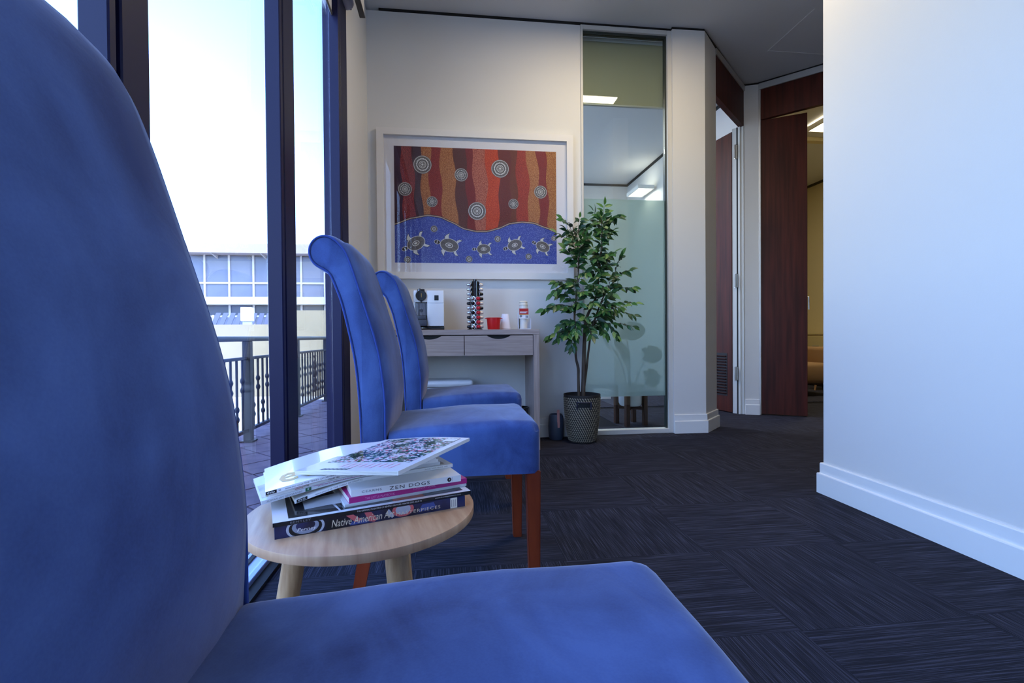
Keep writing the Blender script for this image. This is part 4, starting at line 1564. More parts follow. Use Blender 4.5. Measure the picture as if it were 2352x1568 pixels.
    def turtle(x, y, hx, hy, s):
        """printed turtle: shell at (x, y), head towards (hx, hy)"""
        d = Vector((hx - x, hy - y)).normalized()
        nrm = Vector((-d.y, d.x))

        def T_(a, b_):
            v = Vector((x, y)) + d * a * s + nrm * b_ * s
            return (U(v.x, v.y)[0], U(v.x, v.y)[1])

        def poly(pts, mi_, dy):
            mb.mi = mi_
            q = [T_(a, b_) for a, b_ in pts]
            ar = sum(q[i][0] * q[(i + 1) % len(q)][1] - q[(i + 1) % len(q)][0] * q[i][1] for i in range(len(q)))
            if ar > 0:
                q = q[::-1]
            mb.face([(a, dy, b_) for a, b_ in q])
        for sgn in (-1, 1):
            fl = [(0.55, 0.45), (0.80, 0.75), (0.62, 1.10), (0.25, 1.42), (0.30, 1.05), (0.20, 0.72)]
            poly([(a, sgn * b_) for a, b_ in fl], 21, -0.0119)
            c_ = Vector((sum(a for a, _ in fl) / 6, sum(b_ for _, b_ in fl) / 6))
            poly([(c_.x + (a - c_.x) * .82, sgn * (c_.y + (b_ - c_.y) * .82)) for a, b_ in fl], 20, -0.0120)
            rl = [(-0.60, 0.42), (-0.70, 0.75), (-1.02, 1.00), (-1.38, 0.92), (-1.10, 0.70), (-0.85, 0.36)]
            poly([(a, sgn * b_) for a, b_ in rl], 21, -0.0119)
            c_ = Vector((sum(a for a, _ in rl) / 6, sum(b_ for _, b_ in rl) / 6))
            poly([(c_.x + (a - c_.x) * .8, sgn * (c_.y + (b_ - c_.y) * .8)) for a, b_ in rl], 20, -0.0120)
        el_ = [(math.cos(2 * PI * i / 24), math.sin(2 * PI * i / 24)) for i in range(24)]
        poly([(1.42 + 0.36 * a, 0.26 * b_) for a, b_ in el_], 20, -0.0121)
        poly([(1.42 + 0.31 * a, 0.21 * b_) for a, b_ in el_], 17, -0.0122)
        poly([(1.42 + 0.05 * a, 0.20 * b_) for a, b_ in el_], 20, -0.0124)
        poly([(1.08, 0.12), (1.2, 0.1), (1.2, -0.1), (1.08, -0.12), (0.9, -0.16), (0.9, 0.16)], 20, -0.0121)
        poly([(1.02 * a * (1.05 if a > 0 else 1.1), 0.78 * b_) for a, b_ in el_], 20, -0.0124)
        poly([(0.96 * a * (1.05 if a > 0 else 1.1), 0.72 * b_) for a, b_ in el_], 19, -0.0127)
        for k in range(8):
            a0 = 2 * PI * k / 8 + 0.2
            c0, s0 = math.cos(a0), math.sin(a0)
            poly([(0.48 * c0 - 0.02 * s0, 0.34 * s0 + 0.02 * c0), (0.95 * c0 - 0.02 * s0, 0.70 * s0 + 0.02 * c0), (0.95 * c0 + 0.02 * s0, 0.70 * s0 - 0.02 * c0), (0.48 * c0 + 0.02 * s0, 0.34 * s0 - 0.02 * c0)], 21, -0.0128)
        poly([(0.44 * a, 0.28 * b_) for a, b_ in el_], 20, -0.0128)
        poly([(0.36 * a, 0.21 * b_) for a, b_ in el_], 19, -0.0131)
        poly([(0.20 * a, 0.11 * b_) for a, b_ in el_], 20, -0.0132)
    turtle(126, 583, 52, 620, 53)
    turtle(327, 592, 244, 570, 53)
    turtle(538, 612, 474, 614, 40)
    turtle(733, 585, 668, 610, 44)
    turtle(910, 592, 850, 566, 42)
    mb.build('print', mats, fr, fix=False)
    return fr


painting()

# ------------------------------------------------------------------ potted fig tree
M_leaf = mat('fig leaf', (38, 76, 36), 0.4, spec=0.4, noise=(7, (66, 112, 50), 2, (1, 1, 1), 0.35, 0.65))
M_leafd = mat('dark fig leaf', (22, 52, 32), 0.4, spec=0.4, noise=(7, (40, 84, 46), 2, (1, 1, 1), 0.35, 0.65))
M_leafv = mat('pale edged leaf', (84, 122, 58), 0.42, spec=0.4, noise=(9, (132, 156, 92), 2, (1, 1, 1), 0.4, 0.7))
M_bark = mat('brown stem', (66, 54, 44), 0.8, noise=(40, (96, 80, 64), 4, (1, 1, 0.2), 0.35, 0.7))
PX, PY = 0.958, 3.545
pt = thing('potted_tree', 'leafy green fig tree in a woven basket beside the glass panel', 'plant', (PX, PY, 0))


def basket():
    H = 0.355
    prof = [(0.0, 0.004), (0.098, 0.004), (0.112, 0.06), (0.124, 0.15), (0.132, 0.24), (0.1365, H), (0.131, H), (0.126, 0.24), (0.108, 0.08), (0.0, 0.075)]
    mb = MB()
    mb.lathe(prof, 40, (0, 0, 0), False)
    bk = mb.build('basket', mat('basket brown', (38, 34, 32), 0.7), pt, 40)

    def R(z):
        P = [(0.098, 0.004), (0.112, 0.06), (0.124, 0.15), (0.132, 0.24), (0.1365, H)]
        for (ra, za), (rb, zb) in zip(P, P[1:]):
            if z <= zb:
                return ra + (rb - ra) * (z - za) / (zb - za)
        return 0.1365
    mb = MB()
    nr, nc = 20, 46
    for r_ in range(nr):
        z0 = 0.012 + r_ * (H - 0.03) / nr
        dz = (H - 0.03) / nr
        for c in range(nc):
            a0 = 2 * PI * (c + r_ * 0.5) / nc   # rows step half a strand round the basket
            da = 2 * PI / nc
            if 0.262 < z0 < 0.302 and abs(((a0 - math.radians(262) + PI) % (2 * PI)) - PI) < 0.40:
                continue

            def P(a, z, o):
                rr = R(z) + o
                return (rr * math.cos(a), rr * math.sin(a), z)
            q = [P(a0, z0 + dz * 0.78, 0.0012), P(a0 + da * 0.62, z0 + dz * 0.02, 0.0012), P(a0 + da * 0.95, z0 + dz * 0.20, 0.0012), P(a0 + da * 0.33, z0 + dz * 0.98, 0.0012)]
            t_ = P(a0 + da * 0.475, z0 + dz * 0.5, 0.0036)
            vv = [mb.bm.verts.new(x) for x in q]
            tv = mb.bm.verts.new(t_)
            for k in range(4):
                mb.bm.faces.new((vv[k], vv[(k + 1) % 4], tv))
    w = mb.build('weave', mat('pale straw weave', (150, 142, 122), 0.6), bk, fix=False)
    w['kind'] = 'stuff'
    hm = []
    for k in range(13):
        a = math.radians(262) + (k - 6) * 0.062
        hm.append((1.0 * math.cos(a), math.sin(a)))
    mb = MB()
    for (c0, s0), (c1, s1) in zip(hm, hm[1:]):
        za, zb = 0.268, 0.300
        ra, rb = R(za) + 0.0015, R(zb) + 0.0015
        mb.face([(ra * c0, ra * s0, za), (ra * c1, ra * s1, za), (rb * c1, rb * s1, zb), (rb * c0, rb * s0, zb)])
    mb.build('handle_slot', M_black, bk)
    mb = MB()
    for k in (0, 12):
        c0, s0 = hm[k]
        mb.tube([(0.131 * c0, 0.131 * s0, 0.255), (0.139 * c0, 0.139 * s0, 0.285), (0.140 * c0, 0.140 * s0, 0.313)], 0.006, 8)
    mb.tube([(0.1405 * c, 0.1405 * s, 0.307) for c, s in hm], 0.0045, 8)
    mb.build('handle', mat('navy handle binding', (34, 36, 54), 0.6), bk, 60)
    MB().lathe([(0.0, 0.30), (0.127, 0.295), (0.127, 0.285), (0.0, 0.285)], 28, (0, 0, 0), False).build('soil', mat('bark chips', (44, 36, 30), 0.9, bump=(60, 0.8, (1, 1, 1))), pt, 40)


basket()


def leaf_mesh(mb, M, s):
    """folded pointed leaf, 12 triangles; base at the origin, tip along +x"""
    L, Wd = 1.0, 0.225
    mid = [(0, 0, 0), (0.28, 0, -0.02), (0.62, 0, 0.0), (1.0, 0, -0.10)]
    side = [(0.10, 0.13, 0.03), (0.34, Wd, 0.055), (0.66, 0.17, 0.03)]
    m = [mb.bm.verts.new(M @ (Vector(p) * s)) for p in mid]
    for sg in (1, -1):
        q = [mb.bm.verts.new(M @ (Vector((a, sg * b_, c)) * s)) for a, b_, c in side]
        F = [(m[0], m[1], q[0]), (q[0], m[1], q[1]), (m[1], m[2], q[1]), (q[1], m[2], q[2]), (m[2], m[3], q[2])]
        for f in F:
            ff = mb.bm.faces.new(f if sg > 0 else f[::-1])
            ff.material_index = mb.mi


def W3(px, pz, dy=0.0):
    """stem and twig nodes in metres: across, up, depth offset from the pot's axis"""
    return Vector((px, dy, pz))


STEMS = [
    [(0.005, .29, -.01, .017), (0.010, .45, -.01, .0155), (0.014, .60, -.008, .015), (0.022, .75, -.005, .014), (0.040, .92, 0, .011), (0.120, 1.09, .01, .009), (0.140, 1.29, .01, .007), (0.165, 1.48, 0, .005), (0.155, 1.66, -.01, .003)],
    [(-0.030, .29, -.03, .0105), (-0.034, .47, -.03, .0100), (-0.036, .55, -.035, .0105), (-0.052, .63, -.03, .009), (-0.058, .78, -.03, .008), (-0.062, .95, -.04, .007), (-0.040, 1.14, -.03, .006), (-0.02, 1.40, -.02, .004), (-0.068, 1.60, -.02, .003)],
    [(0.020, .40, 0.01, .009), (0.038, .52, 0.015, .009), (0.062, .70, 0.02, .008), (0.092, .86, 0.02, .007), (0.18, 1.08, 0.03, .005), (0.25, 1.19, 0.0, .003)],
]
for st in STEMS:
    pts = catmull([(a, d, b_) for a, b_, d, r_ in st], 4)
    rads = []
    for i in range(len(st) - 1):
        for j in range(4):
            rads.append(st[i][3] + (st[i + 1][3] - st[i][3]) * j / 4)
    rads.append(st[-1][3])
    MB().tube(pts, rads, 9).build('stem', M_bark, pt, 60)

rl = random.Random(21)
TIPS = [(0.18, 1.76, 0, 1.50), (0.275, 1.68, 0, 1.52), (0.09, 1.70, -.04, 1.48), (-.01, 1.66, 0, 1.45), (-.15, 1.645, -.05, 1.42), (-.185, 1.54, -.03, 1.40), (-.13, 1.42, -.08, 1.28),
        (0.235, 1.40, -.05, 1.22), (0.30, 1.38, -.02, 1.18), (0.345, 1.27, -.06, 1.12), (0.395, 1.15, 0, 1.04), (0.42, 1.03, -.02, .98), (0.375, .94, -.08, .92), (0.39, .855, -.03, .86),
        (0.28, 1.00, -.1, .92), (-.22, 1.18, -.08, 1.10), (-.245, 1.10, -.06, 1.16), (-.31, .985, -.05, .98), (-.25, 1.01, -.1, .96), (-.275, .79, -.08, .82), (-.23, .765, -.12, .84),
        (-.11, .71, -.12, .80), (0.04, .79, -.14, .86), (0.15, .80, -.1, .84), (0.24, .79, -.1, .90), (-.14, .99, -.14, .94), (0.0, 1.24, -.14, 1.16), (0.175, 1.30, -.13, 1.20),
        (-.05, 1.36, -.12, 1.26), (0.11, 1.24, -.14, 1.10), (0.05, 1.02, -.15, .98), (-.08, .82, -.15, .88), (0.30, 1.18, .08, 1.08), (0.0, 1.50, -.1, 1.36), (0.13, 1.55, -.1, 1.42),
        (-.10, 1.48, -.12, 1.34), (0.06, 1.42, -.12, 1.30), (-.02, 1.10, -.15, 1.02), (0.20, 1.10, -.12, 1.00), (-.16, 1.10, .04, 1.02), (0.10, 0.90, .1, .84), (0.16, 1.40, .09, 1.30),
        (-.05, 1.22, .1, 1.14), (0.24, .93, .08, .86), (-.13, .88, .06, .86), (0.02, 1.58, .06, 1.5), (0.22, 1.56, -.06, 1.44), (0.08, 1.34, -.14, 1.24), (-.09, 1.16, -.13, 1.06), (0.14, .98, -.15, .9),
        (-.01, .92, -.15, .84), (-.19, .86, -.12, .84), (0.05, 1.15, -.15, 1.05), (-.12, 1.56, -.06, 1.44), (0.22, 1.24, -.12, 1.12), (0.06, 1.60, -.08, 1.44), (0.14, 1.66, -.06, 1.50), (0.21, 1.64, 0, 1.5), (0.02, 1.50, -.12, 1.38), (0.12, 1.46, -.12, 1.32), (0.17, 1.38, -.12, 1.26), (-.03, 1.42, -.1, 1.3), (0.05, 1.28, -.14, 1.18), (0.13, 1.14, -.14, 1.04), (0.20, 1.02, -.12, .92), (-.05, 1.02, -.14, .92), (-.14, .79, -.13, .84)]


def stem_at(z, x):
    best = None
    for st in STEMS:
        for (a0, z0, d0, _), (a1, z1, d1, _) in zip(st, st[1:]):
            if z0 <= z <= z1:
                t = (z - z0) / (z1 - z0)
                p = Vector((a0 + (a1 - a0) * t, d0 + (d1 - d0) * t, z))
                if best is None or abs(p.x - x) < abs(best.x - x):
                    best = p
    return best if best is not None else Vector((0.02, 0, z))


leaves = []
tw = MB()
for (tx, tz, ty, bz) in TIPS:
    tx = tx * 0.93 if tx < -0.2 else tx
    base = stem_at(bz, tx)
    tip = Vector((tx, ty, tz))
    midp = (base + tip) / 2 + Vector((0, 0, 0.035 * rl.uniform(0.4, 1.4)))
    pts = catmull([base, midp, tip], 5)
    tw.tube(pts, [0.0030 - 0.0018 * i / (len(pts) - 1) for i in range(len(pts))], 5)
    nl = 15
    for k in range(nl):
        t = 0.16 + 0.84 * (k + rl.uniform(-.3, .3)) / (nl - 1)
        t = max(0.1, min(1.0, t))
        fi = t * (len(pts) - 1)
        i0 = min(int(fi), len(pts) - 2)
        p = pts[i0].lerp(pts[i0 + 1], fi - i0)
        d = (pts[i0 + 1] - pts[i0]).normalized()
        side = d.cross(Vector((0, 0, 1)))
        if side.length < 0.1:
            side = Vector((1, 0, 0))
        side.normalize()
        sg = 1 if k % 2 else -1
        dirv = d * rl.uniform(0.3, 0.9) + side * sg * rl.uniform(0.35, 1.0) + Vector((0, 0, rl.uniform(-0.95, 0.05)))
        if k == nl - 1:
            dirv = d + Vector((0, 0, rl.uniform(-0.5, 0.1)))
        dirv.normalize()
        upv = (Vector((rl.uniform(-.6, .6), rl.uniform(-1.3, -0.3), rl.uniform(0.1, 0.8)))).normalized()
        yv = upv.cross(dirv).normalized()
        zv = dirv.cross(yv)
        M = Matrix((dirv, yv, zv)).transposed()
        leaves.append((p + M @ Vector((0.006, 0, 0)), M, rl.uniform(0.052, 0.080), rl.random()))
tw.build('twigs', M_bark, pt, 60)['kind'] = 'stuff'
leaves.sort(key=lambda q: q[0].y + rl.uniform(-0.03, 0.03))
protos = {}
foliage = MB()
for n_, (p, M, s, rnd) in enumerate(leaves):
    if p.y + PY > 3.70:
        p.y = 3.70 - PY
    mt = M_leafv if rnd > 0.88 else (M_leafd if rnd < 0.45 else M_leaf)
    if n_ < 300:
        if mt.name not in protos:
            mb = MB()
            leaf_mesh(mb, Matrix.Identity(3), 1.0)
            protos[mt.name] = o = mb.build('leaf', mt, pt, 180, fix=False)
        else:
            o = share('leaf', protos[mt.name], pt)
        o.location = p
        o.rotation_euler = M.to_euler()
        o.scale = (s, s, s)
    else:
        foliage.mi = (0 if mt is M_leaf else 1 if mt is M_leafd else 2)
        b0 = len(foliage.bm.verts)
        leaf_mesh(foliage, Matrix.Translation(p) @ M.to_4x4(), s)
f_ = foliage.build('foliage', [M_leaf, M_leafd, M_leafv], pt, 180, fix=False)
f_['kind'] = 'stuff'

# slate pot with a pink leather strap
sp = thing('ice_bucket', 'small slate blue pot with a pink strap handle, on floor by basket', 'bucket', (0.783, 3.655, 0))
mb = MB()
mb.lathe([(0.0, 0.0), (0.046, 0.0), (0.056, 0.012), (0.0605, 0.10), (0.055, 0.175), (0.046, 0.192), (0.040, 0.192), (0.048, 0.172), (0.050, 0.02), (0.0, 0.016)], 32, (0, 0, 0), False)
mb.build('pot', mat('slate ceramic', (64, 74, 92), 0.5), sp, 40)
mb = MB()
arc = []
for k in range(15):
    a = PI * k / 14
    arc.append((0.018 - 0.012 * math.cos(a), -0.0625 * math.cos(a), 0.14 + 0.085 * math.sin(a)))
for (x0, y0, z0), (x1, y1, z1) in zip(arc, arc[1:]):
    mb.face([(x0 - .010, y0, z0), (x0 + .010, y0, z0), (x1 + .010, y1, z1), (x1 - .010, y1, z1)])
mb.face([(arc[0][0] - 0.01, arc[0][1] - .004, 0.142), (arc[0][0] + 0.01, arc[0][1] - .004, 0.142), (arc[0][0] + 0.008, arc[0][1] - .004, 0.098), (arc[0][0] - 0.008, arc[0][1] - .004, 0.098)])
mb.bm.normal_update()
bmesh.ops.solidify(mb.bm, geom=list(mb.bm.faces), thickness=0.0025)
mb.build('strap', mat('pink leather', (196, 136, 128), 0.5), sp, 40)

# ------------------------------------------------------------------ plant stand behind the glass
ps = thing('plant_stand', 'white pot in a dark wooden stand behind the frosted glass', 'planter', (1.565, 4.16, 0), math.radians(12))
M_walnut = mat('walnut', (72, 44, 32), 0.45, noise=(20, (48, 28, 20), 3, (3, 3, 0.5), 0.3, 0.7))
for k in range(4):
    a = PI / 4 + PI / 2 * k
    MB().box((0.125 * math.cos(a) - 0.019, 0.125 * math.sin(a) - 0.019, 0), (0.125 * math.cos(a) + 0.019, 0.125 * math.sin(a) + 0.019, 0.30), 0.003, 1).build('leg', M_walnut, ps)
mb = MB()
for a in (PI / 4, -PI / 4):
    mb.box((-0.115, -0.012, 0.135), (0.115, 0.012, 0.165), rot=Matrix.Rotation(a, 3, 'Z'))
mb.build('cross_rail', M_walnut, ps)
MB().lathe([(0.0, 0.166), (0.085, 0.168), (0.102, 0.19), (0.108, 0.36), (0.100, 0.36), (0.096, 0.2), (0.0, 0.2)], 32, (0, 0, 0), False).build('pot', mat('white glazed pot', (222, 224, 222), 0.3), ps, 40)
M_monst = mat('monstera leaf', (28, 74, 50), 0.45)
for (bx, by, bz, s, rx, rz_) in ((0.09, -0.16, 0.42, 0.13, 78, 10), (-0.10, -0.03, 0.66, 0.18, 62, 40), (0.02, 0.1, 0.84, 0.17, 50, -30), (-0.22, 0.05, 0.78, 0.16, 60, 70), (0.20, 0.02, 0.62, 0.13, 66, -20)):
    mb = MB()
    P = []
    for k in range(36):
        a = 2 * PI * k / 36
        r_ = 0.75 + 0.25 * math.cos(a) + (-0.25 if k % 6 == 3 and 6 < k < 30 else 0) + (-0.4 if k == 18 else 0)
        P.append((s * r_ * math.cos(a), s * 0.85 * r_ * math.sin(a), -0.02 * abs(math.sin(a))))
    c = mb.bm.verts.new((0, 0, 0.006))
    vs = [mb.bm.verts.new(p) for p in P]
    for k in range(36):
        mb.bm.faces.new((c, vs[k], vs[(k + 1) % 36]))
    o = mb.build('leaf', M_monst, ps, 180, fix=False)
    o.location = (bx, by, bz)
    o.rotation_euler = (math.radians(rx), 0, math.radians(rz_))
    MB().tube(catmull([(0, 0, 0.2), (bx * 0.4, by * 0.4 - 0.01, bz * 0.7), (bx, by + 0.006, bz)], 4), 0.005, 6).build('stalk', M_monst, ps, 60)
wc = thing('pale_patch_block', 'low white block put in for a pale patch on the floor behind the plant stand', 'box', (1.86, 5.9, 0))  # white block standing in for a pale patch on the floor
MB().box((-0.09, -0.06, 0), (0.09, 0.06, 0.10), 0.006, 2).box((-0.094, -0.064, 0.10), (0.094, 0.064, 0.115), 0.004, 1).build('box', M_mwhite, wc)

# ------------------------------------------------------------------ yellow office seen through door 2
ac = thing('armchair', 'brown tub armchair in the yellow room behind the ajar door', 'armchair', (4.335, 5.95, 0), math.radians(4))
M_tan = mat('tan upholstery', (150, 118, 84), 0.8)
MB().box((-0.40, -0.36, 0.16), (0.40, 0.36, 0.42), 0.05, 3).build('seat', M_tan, ac, 40)
MB().box((-0.42, 0.22, 0.12), (0.42, 0.40, 0.74), 0.06, 3).build('backrest', M_tan, ac, 40)
for s in (-1, 1):
    MB().box((s * 0.40 - 0.085, -0.38, 0.12), (s * 0.40 + 0.045, 0.36, 0.62), 0.05, 3).build('armrest', M_tan, ac, 40)
for sx in (-1, 1):
    for sy in (-1, 1):
        MB().tube([(sx * 0.36, sy * 0.30, 0), (sx * 0.34, sy * 0.29, 0.17)], [0.016, 0.024], 10).build('leg', M_walnut, ac, 40)
st = thing('side_table', 'small round wooden table right of the armchair in the yellow room', 'table', (5.17, 6.12, 0))
MB().lathe([(0, 0.515), (0.19, 0.515), (0.195, 0.53), (0.19, 0.545), (0, 0.545)], 36, (0, 0, 0), False).build('tabletop', M_oak, st, 40)
for k in range(3):
    a = 2 * PI * k / 3 + 0.4
    MB().tube([(0.19 * math.cos(a), 0.19 * math.sin(a), 0), (0.12 * math.cos(a), 0.12 * math.sin(a), 0.515)], [0.012, 0.018], 10).build('leg', M_oak, st, 40)
dk = thing('tablet_stand', 'dark folder standing on the small wooden table in the yellow room', 'folder', (5.12, 6.12, 0.5455), math.radians(-20))
MB().box((-0.06, -0.08, 0), (0.06, 0.08, 0.028), 0.003, 1).box((-0.055, -0.076, 0.028), (0.055, 0.076, 0.034)).build('folder', M_black, dk)
cz_ = thing('sideboard', 'cream sideboard along the far wall of the yellow room', 'sideboard', (5.655, 7.24, 0), math.radians(-90))
M_creamf = mat('cream furniture', (206, 190, 142), 0.5)
MB().box((-0.8, -0.22, 0.08), (0.8, 0.22, 0.77), 0.004, 1).build('body', M_creamf, cz_)
MB().box((-0.82, -0.24, 0.772), (0.82, 0.24, 0.80), 0.004, 1).build('top', M_creamf, cz_)
MB().box((-0.76, -0.2, 0), (0.76, 0.2, 0.08)).build('plinth', M_black, cz_)
for x0 in (-0.79, -0.26, 0.27):
    d_ = MB().box((x0, -0.238, 0.47), (x0 + 0.52, -0.2205, 0.755), 0.003, 1).build('drawer', M_creamf, cz_)
    MB().box((x0 + 0.2, -0.252, 0.60), (x0 + 0.32, -0.2385, 0.612)).build('handle', M_steel, d_)
    MB().box((x0, -0.238, 0.10), (x0 + 0.52, -0.2205, 0.455), 0.003, 1).build('door', M_creamf, cz_)
block('trim_9', (3.9, 5.60, ZC - 0.05), (5.6, 5.68, ZC), M_creamf)

# ------------------------------------------------------------------ balcony
M_paver = mat('purple grey paver', (100, 86, 100), 0.75, noise=(7, (72, 60, 78), 5, (1, 1, 1), 0.3, 0.7))
BZ = -0.10
bal = block('floor_balcony', (-1.95, -3.0, -0.3), (-0.72, 7.3, BZ - 0.012), mat('paver bed', (58, 52, 56), 0.9))


def clip(poly, lo, hi):
    def cut(P, ax, val, keep_less):
        out = []
        for i in range(len(P)):
            a, b_ = P[i], P[(i + 1) % len(P)]
            ia = a[ax] <= val if keep_less else a[ax] >= val
            ib = b_[ax] <= val if keep_less else b_[ax] >= val
            if ia:
                out.append(a)
            if ia != ib:
                t = (val - a[ax]) / (b_[ax] - a[ax])
                out.append((a[0] + (b_[0] - a[0]) * t, a[1] + (b_[1] - a[1]) * t))
        return out
    for ax in (0, 1):
        for v, kl in ((lo[ax], False), (hi[ax], True)):
            if poly:
                poly = cut(poly, ax, v, kl)
    return poly


S = 0.30
rp = random.Random(5)
for i in range(-12, 24):
    for j in range(-24, 12):
        cxp = -1.3 + (i + j) * S * 0.7071
        cyp = 4.0 + (i - j) * S * 0.7071
        h = S * 0.7071 - 0.009
        poly = clip([(cxp - h, cyp), (cxp, cyp - h), (cxp + h, cyp), (cxp, cyp + h)], (-1.95, 1.2), (-0.722, 7.3))
        if len(poly) < 3:
            continue
        ar = abs(sum(poly[k][0] * poly[(k + 1) % len(poly)][1] - poly[(k + 1) % len(poly)][0] * poly[k][1] for k in range(len(poly)))) / 2
        if ar < 0.004:
            continue
        z1 = BZ + rp.uniform(-0.003, 0.0)
        cx_, cy_ = sum(p[0] for p in poly) / len(poly), sum(p[1] for p in poly) / len(poly)
        mb = MB()
        mb.prism([(a - cx_, b_ - cy_) for a, b_ in poly], 'z', -0.0125, z1 - BZ)
        mb.build('paver', M_paver, bal, loc=(cx_, cy_, BZ))

M_rail = mat('dark rail paint', (15, 15, 28), 0.45, spec=0.3)
rg = thing('balcony_railing', 'dark metal balcony railing with knuckled balusters outside the window', 'railing', (-1.75, 0, BZ))
ya, yb = -1.2, 7.10
hr = MB().box((-0.035, ya, 0.862), (0.035, yb + 0.03, 0.905), 0.012, 2).build('handrail', M_rail, rg, 40)
MB().box((-0.015, ya, 0.705), (0.015, yb, 0.73), 0.003, 1).build('upper_rail', M_rail, rg)
MB().box((-0.015, ya, 0.085), (0.015, yb, 0.115), 0.003, 1).build('lower_rail', M_rail, rg)
post_y = [-0.83, 0.49, 1.81, 3.13, 4.45, 5.77, 7.09]
for y in post_y:
    MB().box((-0.032, y - 0.032, 0.0), (0.032, y + 0.032, 0.862), 0.003, 1).box((-0.055, y - 0.055, 0), (0.055, y + 0.055, 0.012)).build('post', M_rail, rg)


def baluster_mesh(lowk):
    zk = [(0.22, 0.30), (0.45, 0.53)][lowk]
    prof = [(0.0105, 0.11)]
    for z in zk:
        prof += [(0.0105, z - 0.026), (0.017, z - 0.014), (0.0205, z), (0.017, z + 0.014), (0.0105, z + 0.026)]
    prof.append((0.0105, 0.71))
    return MB().lathe(prof, 8).build('baluster', M_rail, rg, 50)


bal_p = [baluster_mesh(0), baluster_mesh(1)]
used = [False, False]
k = 0
for y0, y1 in zip(post_y, post_y[1:]):
    n = 12
    for q in range(1, n):
        y = y0 + (y1 - y0) * q / n
        kk = k % 2
        k += 1
        if not used[kk]:
            o = bal_p[kk]
            used[kk] = True
        else:
            o = share('baluster', bal_p[kk], rg)
        o.location = (0, y, 0)
# scrolled ornament in the far bay
mb = MB()
for dz, r_ in ((0.24, 0.045), (0.33, 0.05), (0.43, 0.055), (0.53, 0.05)):
    mb.tube([(0, 6.53 + r_ * math.cos(2 * PI * i / 20), dz + r_ * math.sin(2 * PI * i / 20)) for i in range(20)], 0.008, 6, True)
for sgn in (-1, 1):
    mb.tube([(0, 6.53 + sgn * 0.04, 0.57), (0, 6.53 - sgn * 0.04, 0.66)], 0.008, 6)
mb.build('scroll_ornament', M_rail, rg, 60)

# ------------------------------------------------------------------ terrace, parapets and the glass-fronted building over the way
M_conc = mat('sunlit concrete', (226, 218, 200), 0.8, noise=(1.5, (204, 194, 176), 4, (1, 1, 1), 0.35, 0.7))
M_render = mat('cream render', (166, 150, 118), 0.8, noise=(0.8, (156, 140, 108), 4, (1, 1, 1), 0.35, 0.7))
block('ground_terrace', (-45, -12, -1.0), (-1.97, 14.0, -0.8), M_conc)
block('ground_street', (-90, 14.0, -4.2), (40, 90, -4.0), M_conc)
block('wall_parapet_low', (-40, 14.0, -4.0), (-4.72, 14.3, 1.16), M_render)
block('wall_parapet_high', (-4.72, 13.8, -4.0), (20, 14.3, 1.53), M_render)

bd = thing('office_building', 'white two-storey building with long bands of bluish windows across the way', 'building', (-16, 40, -4.0))
M_bwhite = mat('white facade', (176, 170, 166), 0.6)
M_bglass = mat('blue grey office glass', (104, 108, 122), 0.25, spec=0.3, noise=(0.35, (86, 92, 110), 3, (1, 1, 0.5), 0.35, 0.65))
M_bglass2 = mat('dark office glass', (66, 70, 84), 0.25, spec=0.3, noise=(0.35, (54, 62, 70), 3, (1, 1, 0.5), 0.35, 0.65))
x0, x1 = -24.0, 14.0
MB().box((x0, 0.25, 0), (x1, 12, 11.2)).build('wall', M_bwhite, bd)
MB().box((x0 - 0.5, -1.1, 11.2), (x1 + 0.5, 12, 11.9)).build('roof', mat('roof fascia', (164, 150, 142), 0.6), bd)
mb = MB()
MB().box((x0, -0.9, 7.35), (x1, 0.2, 7.92)).build('ledge', M_bwhite, bd)
SPc = 1.77
pw = {}


def pane(name, xa, z0, z1, m_):
    key = (z0, z1, m_.name)
    if key not in pw:
        pw[key] = o_ = MB().box((0.06, 0.10, z0), (SPc - 0.06, 0.16, z1)).build(name, m_, bd)
    else:
        o_ = share(name, pw[key], bd)
    o_.location = (xa, 0, 0)


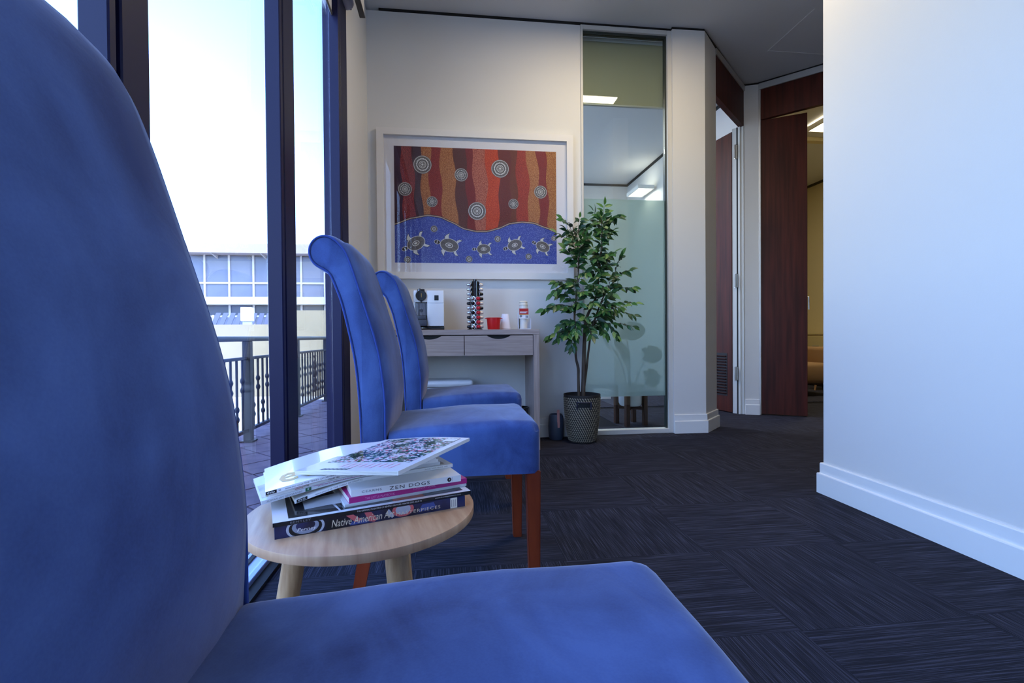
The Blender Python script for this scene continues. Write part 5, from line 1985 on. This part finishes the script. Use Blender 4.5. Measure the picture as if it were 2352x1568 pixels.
mpro = None
xa = x0
while xa < x1 - 0.1:
    pane('window_pane', xa, 9.12, 11.12, M_bglass)
    pane('window_pane', xa, 7.95, 8.98, M_bglass)
    pane('window_pane', xa, 6.55, 7.30, M_bglass2)
    pane('window_pane', xa, 5.0, 6.43, M_bglass)
    if mpro is None:
        mpro = o = MB().box((-0.07, -0.02, 4.9), (0.07, 0.2, 11.2)).build('mullion', M_bwhite, bd)
    else:
        o = share('mullion', mpro, bd)
    o.location = (xa, 0, 0)
    xa += SPc
for z in (9.05, 6.49):
    MB().box((x0, -0.01, z - 0.07), (x1, 0.2, z + 0.07)).build('transom', M_bwhite, bd)
brk = None
for k in range(12):
    if brk is None:
        brk = o = MB().prism([(-1.05, 11.2), (0.2, 11.2), (0.2, 10.9)], 'x', -0.05, 0.05).build('eave_bracket', M_bwhite, bd)
    else:
        o = share('eave_bracket', brk, bd)
    o.location = (x0 + 1.77 * 2 * k + 0.9, 0, 0)
# roof shed with white box in front of the building
aw = thing('striped_awning', 'sloping striped awning roof in front of the far building', 'awning', (-10.5, 26, 0), math.radians(12))
rf = None
for k in range(9):
    if rf is None:
        rf = o = MB().prism([(-1.6, 0.35), (1.4, 2.05), (1.4, 2.12), (-1.6, 0.42)], 'x', 0, 0.22).build('slat', mat('awning slat', (96, 94, 104), 0.5), aw)
    else:
        o = share('slat', rf, aw)
    o.location = (-1.4 + 0.34 * k, 0, 0)
MB().box((-1.6, -1.4, 0.18), (1.7, 1.3, 0.30)).build('frame', M_bwhite, aw)
for s in (-1.5, 1.6):
    MB().box((s - 0.05, 1.2, -4.0), (s + 0.05, 1.3, 2.0)).build('post', M_bwhite, aw)
    MB().box((s - 0.05, -1.4, -4.0), (s + 0.05, -1.3, 0.36)).build('post', M_bwhite, aw)
ab = thing('air_conditioner', 'white air conditioner box standing above the striped awning', 'air conditioner', (-10.0, 25.4, 0), 0)
MB().box((-0.22, -0.2, 1.62), (0.28, 0.2, 2.3), 0.03, 2).build('casing', M_mwhite, ab)
MB().box((-0.18, -0.05, 1.2), (0.24, 0.05, 1.62)).build('bracket', M_alu, ab)
